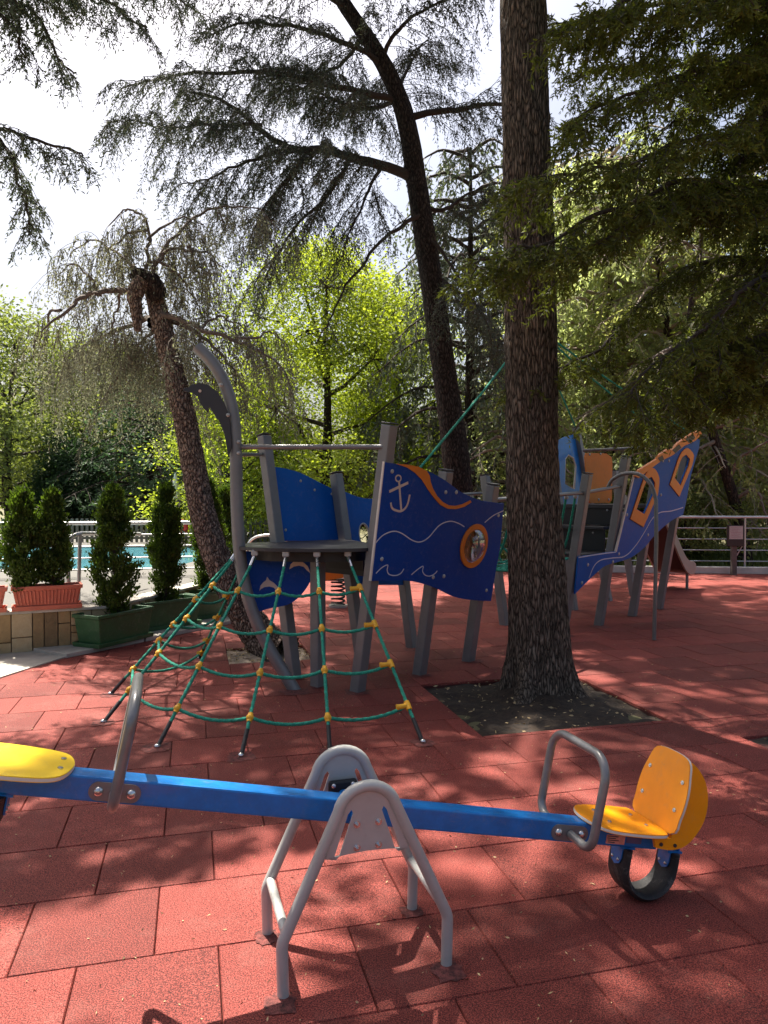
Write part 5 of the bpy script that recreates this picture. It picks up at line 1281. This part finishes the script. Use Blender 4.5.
def broadleaf(name, base, H, R, z0, label, m, seed, ncl=170, per=90, ls=.11, rt=.2, flatz=.5, group='trees behind the playground', bark=BARK3, shape=1.0):
    rng = np.random.default_rng(seed); root = tree_root(name, base, label, group); B = np.array([base[0], base[1], 0.0]); zc = (z0 + H) / 2; hz = (H - z0) / 2
    trunk_mesh([Vector(B + [0, 0, z]) + V(.1 * math.sin(z * 2 + seed), .08 * math.cos(z), 0) for z in (-.05, H * .25, H * .5, H * .8)], [rt, rt * .8, rt * .5, .04], seed * .77, 16, .12, 6, .06, 30, .4).build('trunk', bark, root, sharp=180)
    lf = Soup(); wd = Soup(); lobes = []
    for k_ in range(18):
        a = k_ * 2.4 + rng.random(); t = -.95 + 1.9 * (k_ + rng.random()) / 18; f_ = .72 * (1 - max(0, t) ** 1.5 * .75) * rng.uniform(.6, 1.1); lobes.append((np.array([math.cos(a) * R * f_, math.sin(a) * R * f_, zc + t * hz * .85]), R * rng.uniform(.22, .42)))
    for i in range(ncl):
        lc, lr = lobes[i % 18]; v = rng.normal(size=3); v /= np.linalg.norm(v); c = B + lc + v * lr * rng.uniform(.55, 1.08) * [1, 1, flatz + .35]
        c[2] = max(c[2], z0); s = B + lc
        if i < 18:
            o_ = B + [0, 0, max(.5, min(lc[2] - lr * .8, H * .62))]; wd.tube(np.array([o_, o_ * .6 + s * .4 - UP * .12, o_ * .3 + s * .7 + rng.normal(0, .12, 3), s]), [rt * .38, rt * .28, rt * .2, rt * .1], 5)
        q = s + (c - s) * .5 + rng.normal(0, .1, 3); wd.tube(np.array([s, q, c]), [rt * .1, rt * .06, .006], 4)
        n = int(per * rng.uniform(.6, 1.4)); r = R * rng.uniform(.09, .18)
        pp = rng.normal(size=(n, 3)) * [r, r, r * flatz]; d = pp + rng.normal(0, .3, (n, 3)) * r * 2 + [0, 0, -r * .3]
        lf.blades(c + pp, d, ls * rng.uniform(.6, 1.3, n), ls * .62 * rng.uniform(.7, 1.2, n), rng)
    wd.build('branches', TWIG, root); lf.build('crown', m, root); return root
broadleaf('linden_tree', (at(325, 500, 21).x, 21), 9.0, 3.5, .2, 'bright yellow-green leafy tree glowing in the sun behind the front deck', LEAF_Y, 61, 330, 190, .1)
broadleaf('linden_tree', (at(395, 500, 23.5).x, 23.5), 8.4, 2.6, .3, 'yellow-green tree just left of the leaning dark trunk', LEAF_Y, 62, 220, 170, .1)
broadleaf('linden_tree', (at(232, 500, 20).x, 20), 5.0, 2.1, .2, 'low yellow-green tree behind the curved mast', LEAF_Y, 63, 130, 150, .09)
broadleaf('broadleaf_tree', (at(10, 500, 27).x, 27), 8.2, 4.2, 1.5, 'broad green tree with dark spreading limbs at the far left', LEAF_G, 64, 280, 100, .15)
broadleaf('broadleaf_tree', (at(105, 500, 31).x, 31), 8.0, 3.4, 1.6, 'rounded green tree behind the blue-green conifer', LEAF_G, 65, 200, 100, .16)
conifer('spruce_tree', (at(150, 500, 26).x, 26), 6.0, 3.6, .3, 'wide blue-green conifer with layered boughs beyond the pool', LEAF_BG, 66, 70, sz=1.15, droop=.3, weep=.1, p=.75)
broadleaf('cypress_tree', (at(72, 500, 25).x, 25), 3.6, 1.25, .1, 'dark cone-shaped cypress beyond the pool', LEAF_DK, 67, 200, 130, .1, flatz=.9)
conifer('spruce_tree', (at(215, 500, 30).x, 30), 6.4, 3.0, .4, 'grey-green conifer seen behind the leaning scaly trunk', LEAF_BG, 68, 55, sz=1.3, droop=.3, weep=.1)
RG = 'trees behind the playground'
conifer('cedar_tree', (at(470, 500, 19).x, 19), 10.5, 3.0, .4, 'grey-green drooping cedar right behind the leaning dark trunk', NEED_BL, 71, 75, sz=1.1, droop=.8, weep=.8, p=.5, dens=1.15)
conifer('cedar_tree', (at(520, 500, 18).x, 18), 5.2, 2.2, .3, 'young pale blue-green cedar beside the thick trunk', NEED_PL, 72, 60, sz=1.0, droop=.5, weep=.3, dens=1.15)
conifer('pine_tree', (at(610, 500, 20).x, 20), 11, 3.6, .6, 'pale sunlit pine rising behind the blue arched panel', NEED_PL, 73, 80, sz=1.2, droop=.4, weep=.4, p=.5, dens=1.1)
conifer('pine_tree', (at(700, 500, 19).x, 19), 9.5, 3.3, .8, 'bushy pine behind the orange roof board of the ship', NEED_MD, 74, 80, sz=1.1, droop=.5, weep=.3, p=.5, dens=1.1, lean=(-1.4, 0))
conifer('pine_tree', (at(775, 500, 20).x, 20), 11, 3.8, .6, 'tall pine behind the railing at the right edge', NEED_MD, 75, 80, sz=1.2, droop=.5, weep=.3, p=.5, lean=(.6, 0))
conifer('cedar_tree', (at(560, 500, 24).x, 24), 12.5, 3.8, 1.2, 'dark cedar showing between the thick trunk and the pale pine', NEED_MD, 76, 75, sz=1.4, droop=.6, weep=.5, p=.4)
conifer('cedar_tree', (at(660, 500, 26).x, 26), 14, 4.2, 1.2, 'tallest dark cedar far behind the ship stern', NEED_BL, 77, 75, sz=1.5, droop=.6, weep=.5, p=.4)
broadleaf('broadleaf_tree', (at(745, 500, 24).x, 24), 9, 3.6, 1, 'pale green leafy tree far behind the notice sign', LEAF_G, 78, 220, 90, .15)
broadleaf('shrub', (at(688, 500, 17.3).x, 17.3), 1.9, 1.1, .1, 'sunlit yellow-green bush behind the slide end', LEAF_G, 79, 110, 70, .07, rt=.05)['category'] = 'shrub'
broadleaf('shrub', (at(600, 500, 18).x, 18), 1.6, 1.3, .05, 'low green bush behind the ship steps', LEAF_G, 80, 110, 70, .07, rt=.05)['category'] = 'shrub'
broadleaf('shrub', (at(420, 500, 19).x, 19), 2.4, 1.6, .05, 'green bush behind the anchor panel', LEAF_G, 81, 110, 70, .08, rt=.05)['category'] = 'shrub'
# twisted bare-limbed tree behind the sign
T8 = tree_root('pine_tree', (at(742, 560, 16.9).x, 16.9), 'slanting dark trunk with bare dead limbs behind the notice sign', RG)
YQ = 16.9; g8 = at(745, 560, YQ); g8.z = -.05
trunk_mesh([g8, at(742, 530, YQ), at(728, 480, YQ), at(712, 430, YQ), at(700, 380, YQ), at(690, 320, YQ), at(700, 250, YQ), at(705, 180, YQ)], [.16, .13, .11, .1, .085, .07, .05, .02], 4.4, 18, .15, 7, .05, 60, .4).build('trunk', BARK3, T8, sharp=180)
rng = np.random.default_rng(88); lf = Soup(); wd = Soup()
for pts in ([(728, 480, YQ), (740, 460, 16.6), (760, 450, 16.3), (785, 440, 16)], [(712, 430, YQ), (735, 425, 16.5), (765, 410, 16.2)], [(716, 440, YQ), (695, 450, 16.5), (672, 452, 16.2)], [(700, 380, YQ), (725, 360, 16.5), (750, 350, 16)], [(695, 340, YQ), (670, 345, 16.5), (640, 365, 16.2)], [(692, 300, YQ), (720, 280, 16.5), (755, 270, 16.2)], [(700, 250, YQ), (675, 240, 16.5), (650, 250, 16.2)], [(735, 500, YQ), (752, 490, 16.6), (762, 505, 16.4), (770, 530, 16.3)]):
    limb(lf, wd, rng, pth(pts), .05, .8, .16, .22, .16, 3, .08, .03, .6, .2, 1, .4, .01)
wd.build('branches', DEADW, T8); lf.build('crown', NEED_MD, T8)

# far wood beyond everything: one mass
rng = np.random.default_rng(90); lf = Soup(); n = 1500
th = np.radians(rng.uniform(-48, 48, n)); rad = rng.uniform(36, 50, n); hx = rad * np.sin(th); hy = rad * np.cos(th)
top = 4.2 + 2.2 * np.sin(th * 9) + 1.2 * np.sin(th * 23 + 1) + np.clip(np.degrees(th) - 4, 0, 14) * .35
hz_ = rng.uniform(.2, 1, n) ** .8 * top
for x, y, z in zip(hx, hy, hz_):
    m_ = 70; pp = rng.normal(0, 1, (m_, 3)) * [.9, .9, .55]; lf.blades(np.array([x, y, z]) + pp, pp + rng.normal(0, .5, (m_, 3)), rng.uniform(.2, .42, m_), rng.uniform(.12, .26, m_), rng)
tag(lf.build('distant_woodland', LEAF_G), 'distant green wood closing the view behind all the trees', 'woodland', kind='stuff')
# weeds and low plants behind the kerb
rng = np.random.default_rng(91); lf = Soup(); n = 9000
xx = rng.uniform(-3, 13, n); yy = 16.3 + rng.random(n) ** 1.6 * 6; c = np.stack([xx, yy, np.full(n, -.04)], 1)
lf.blades(c, rng.normal(0, .35, (n, 3)) + [0, 0, 1], rng.uniform(.1, .4, n), rng.uniform(.02, .06, n), rng)
tag(lf.build('undergrowth', LEAF_G), 'low green undergrowth behind the back kerb', 'undergrowth', kind='stuff')
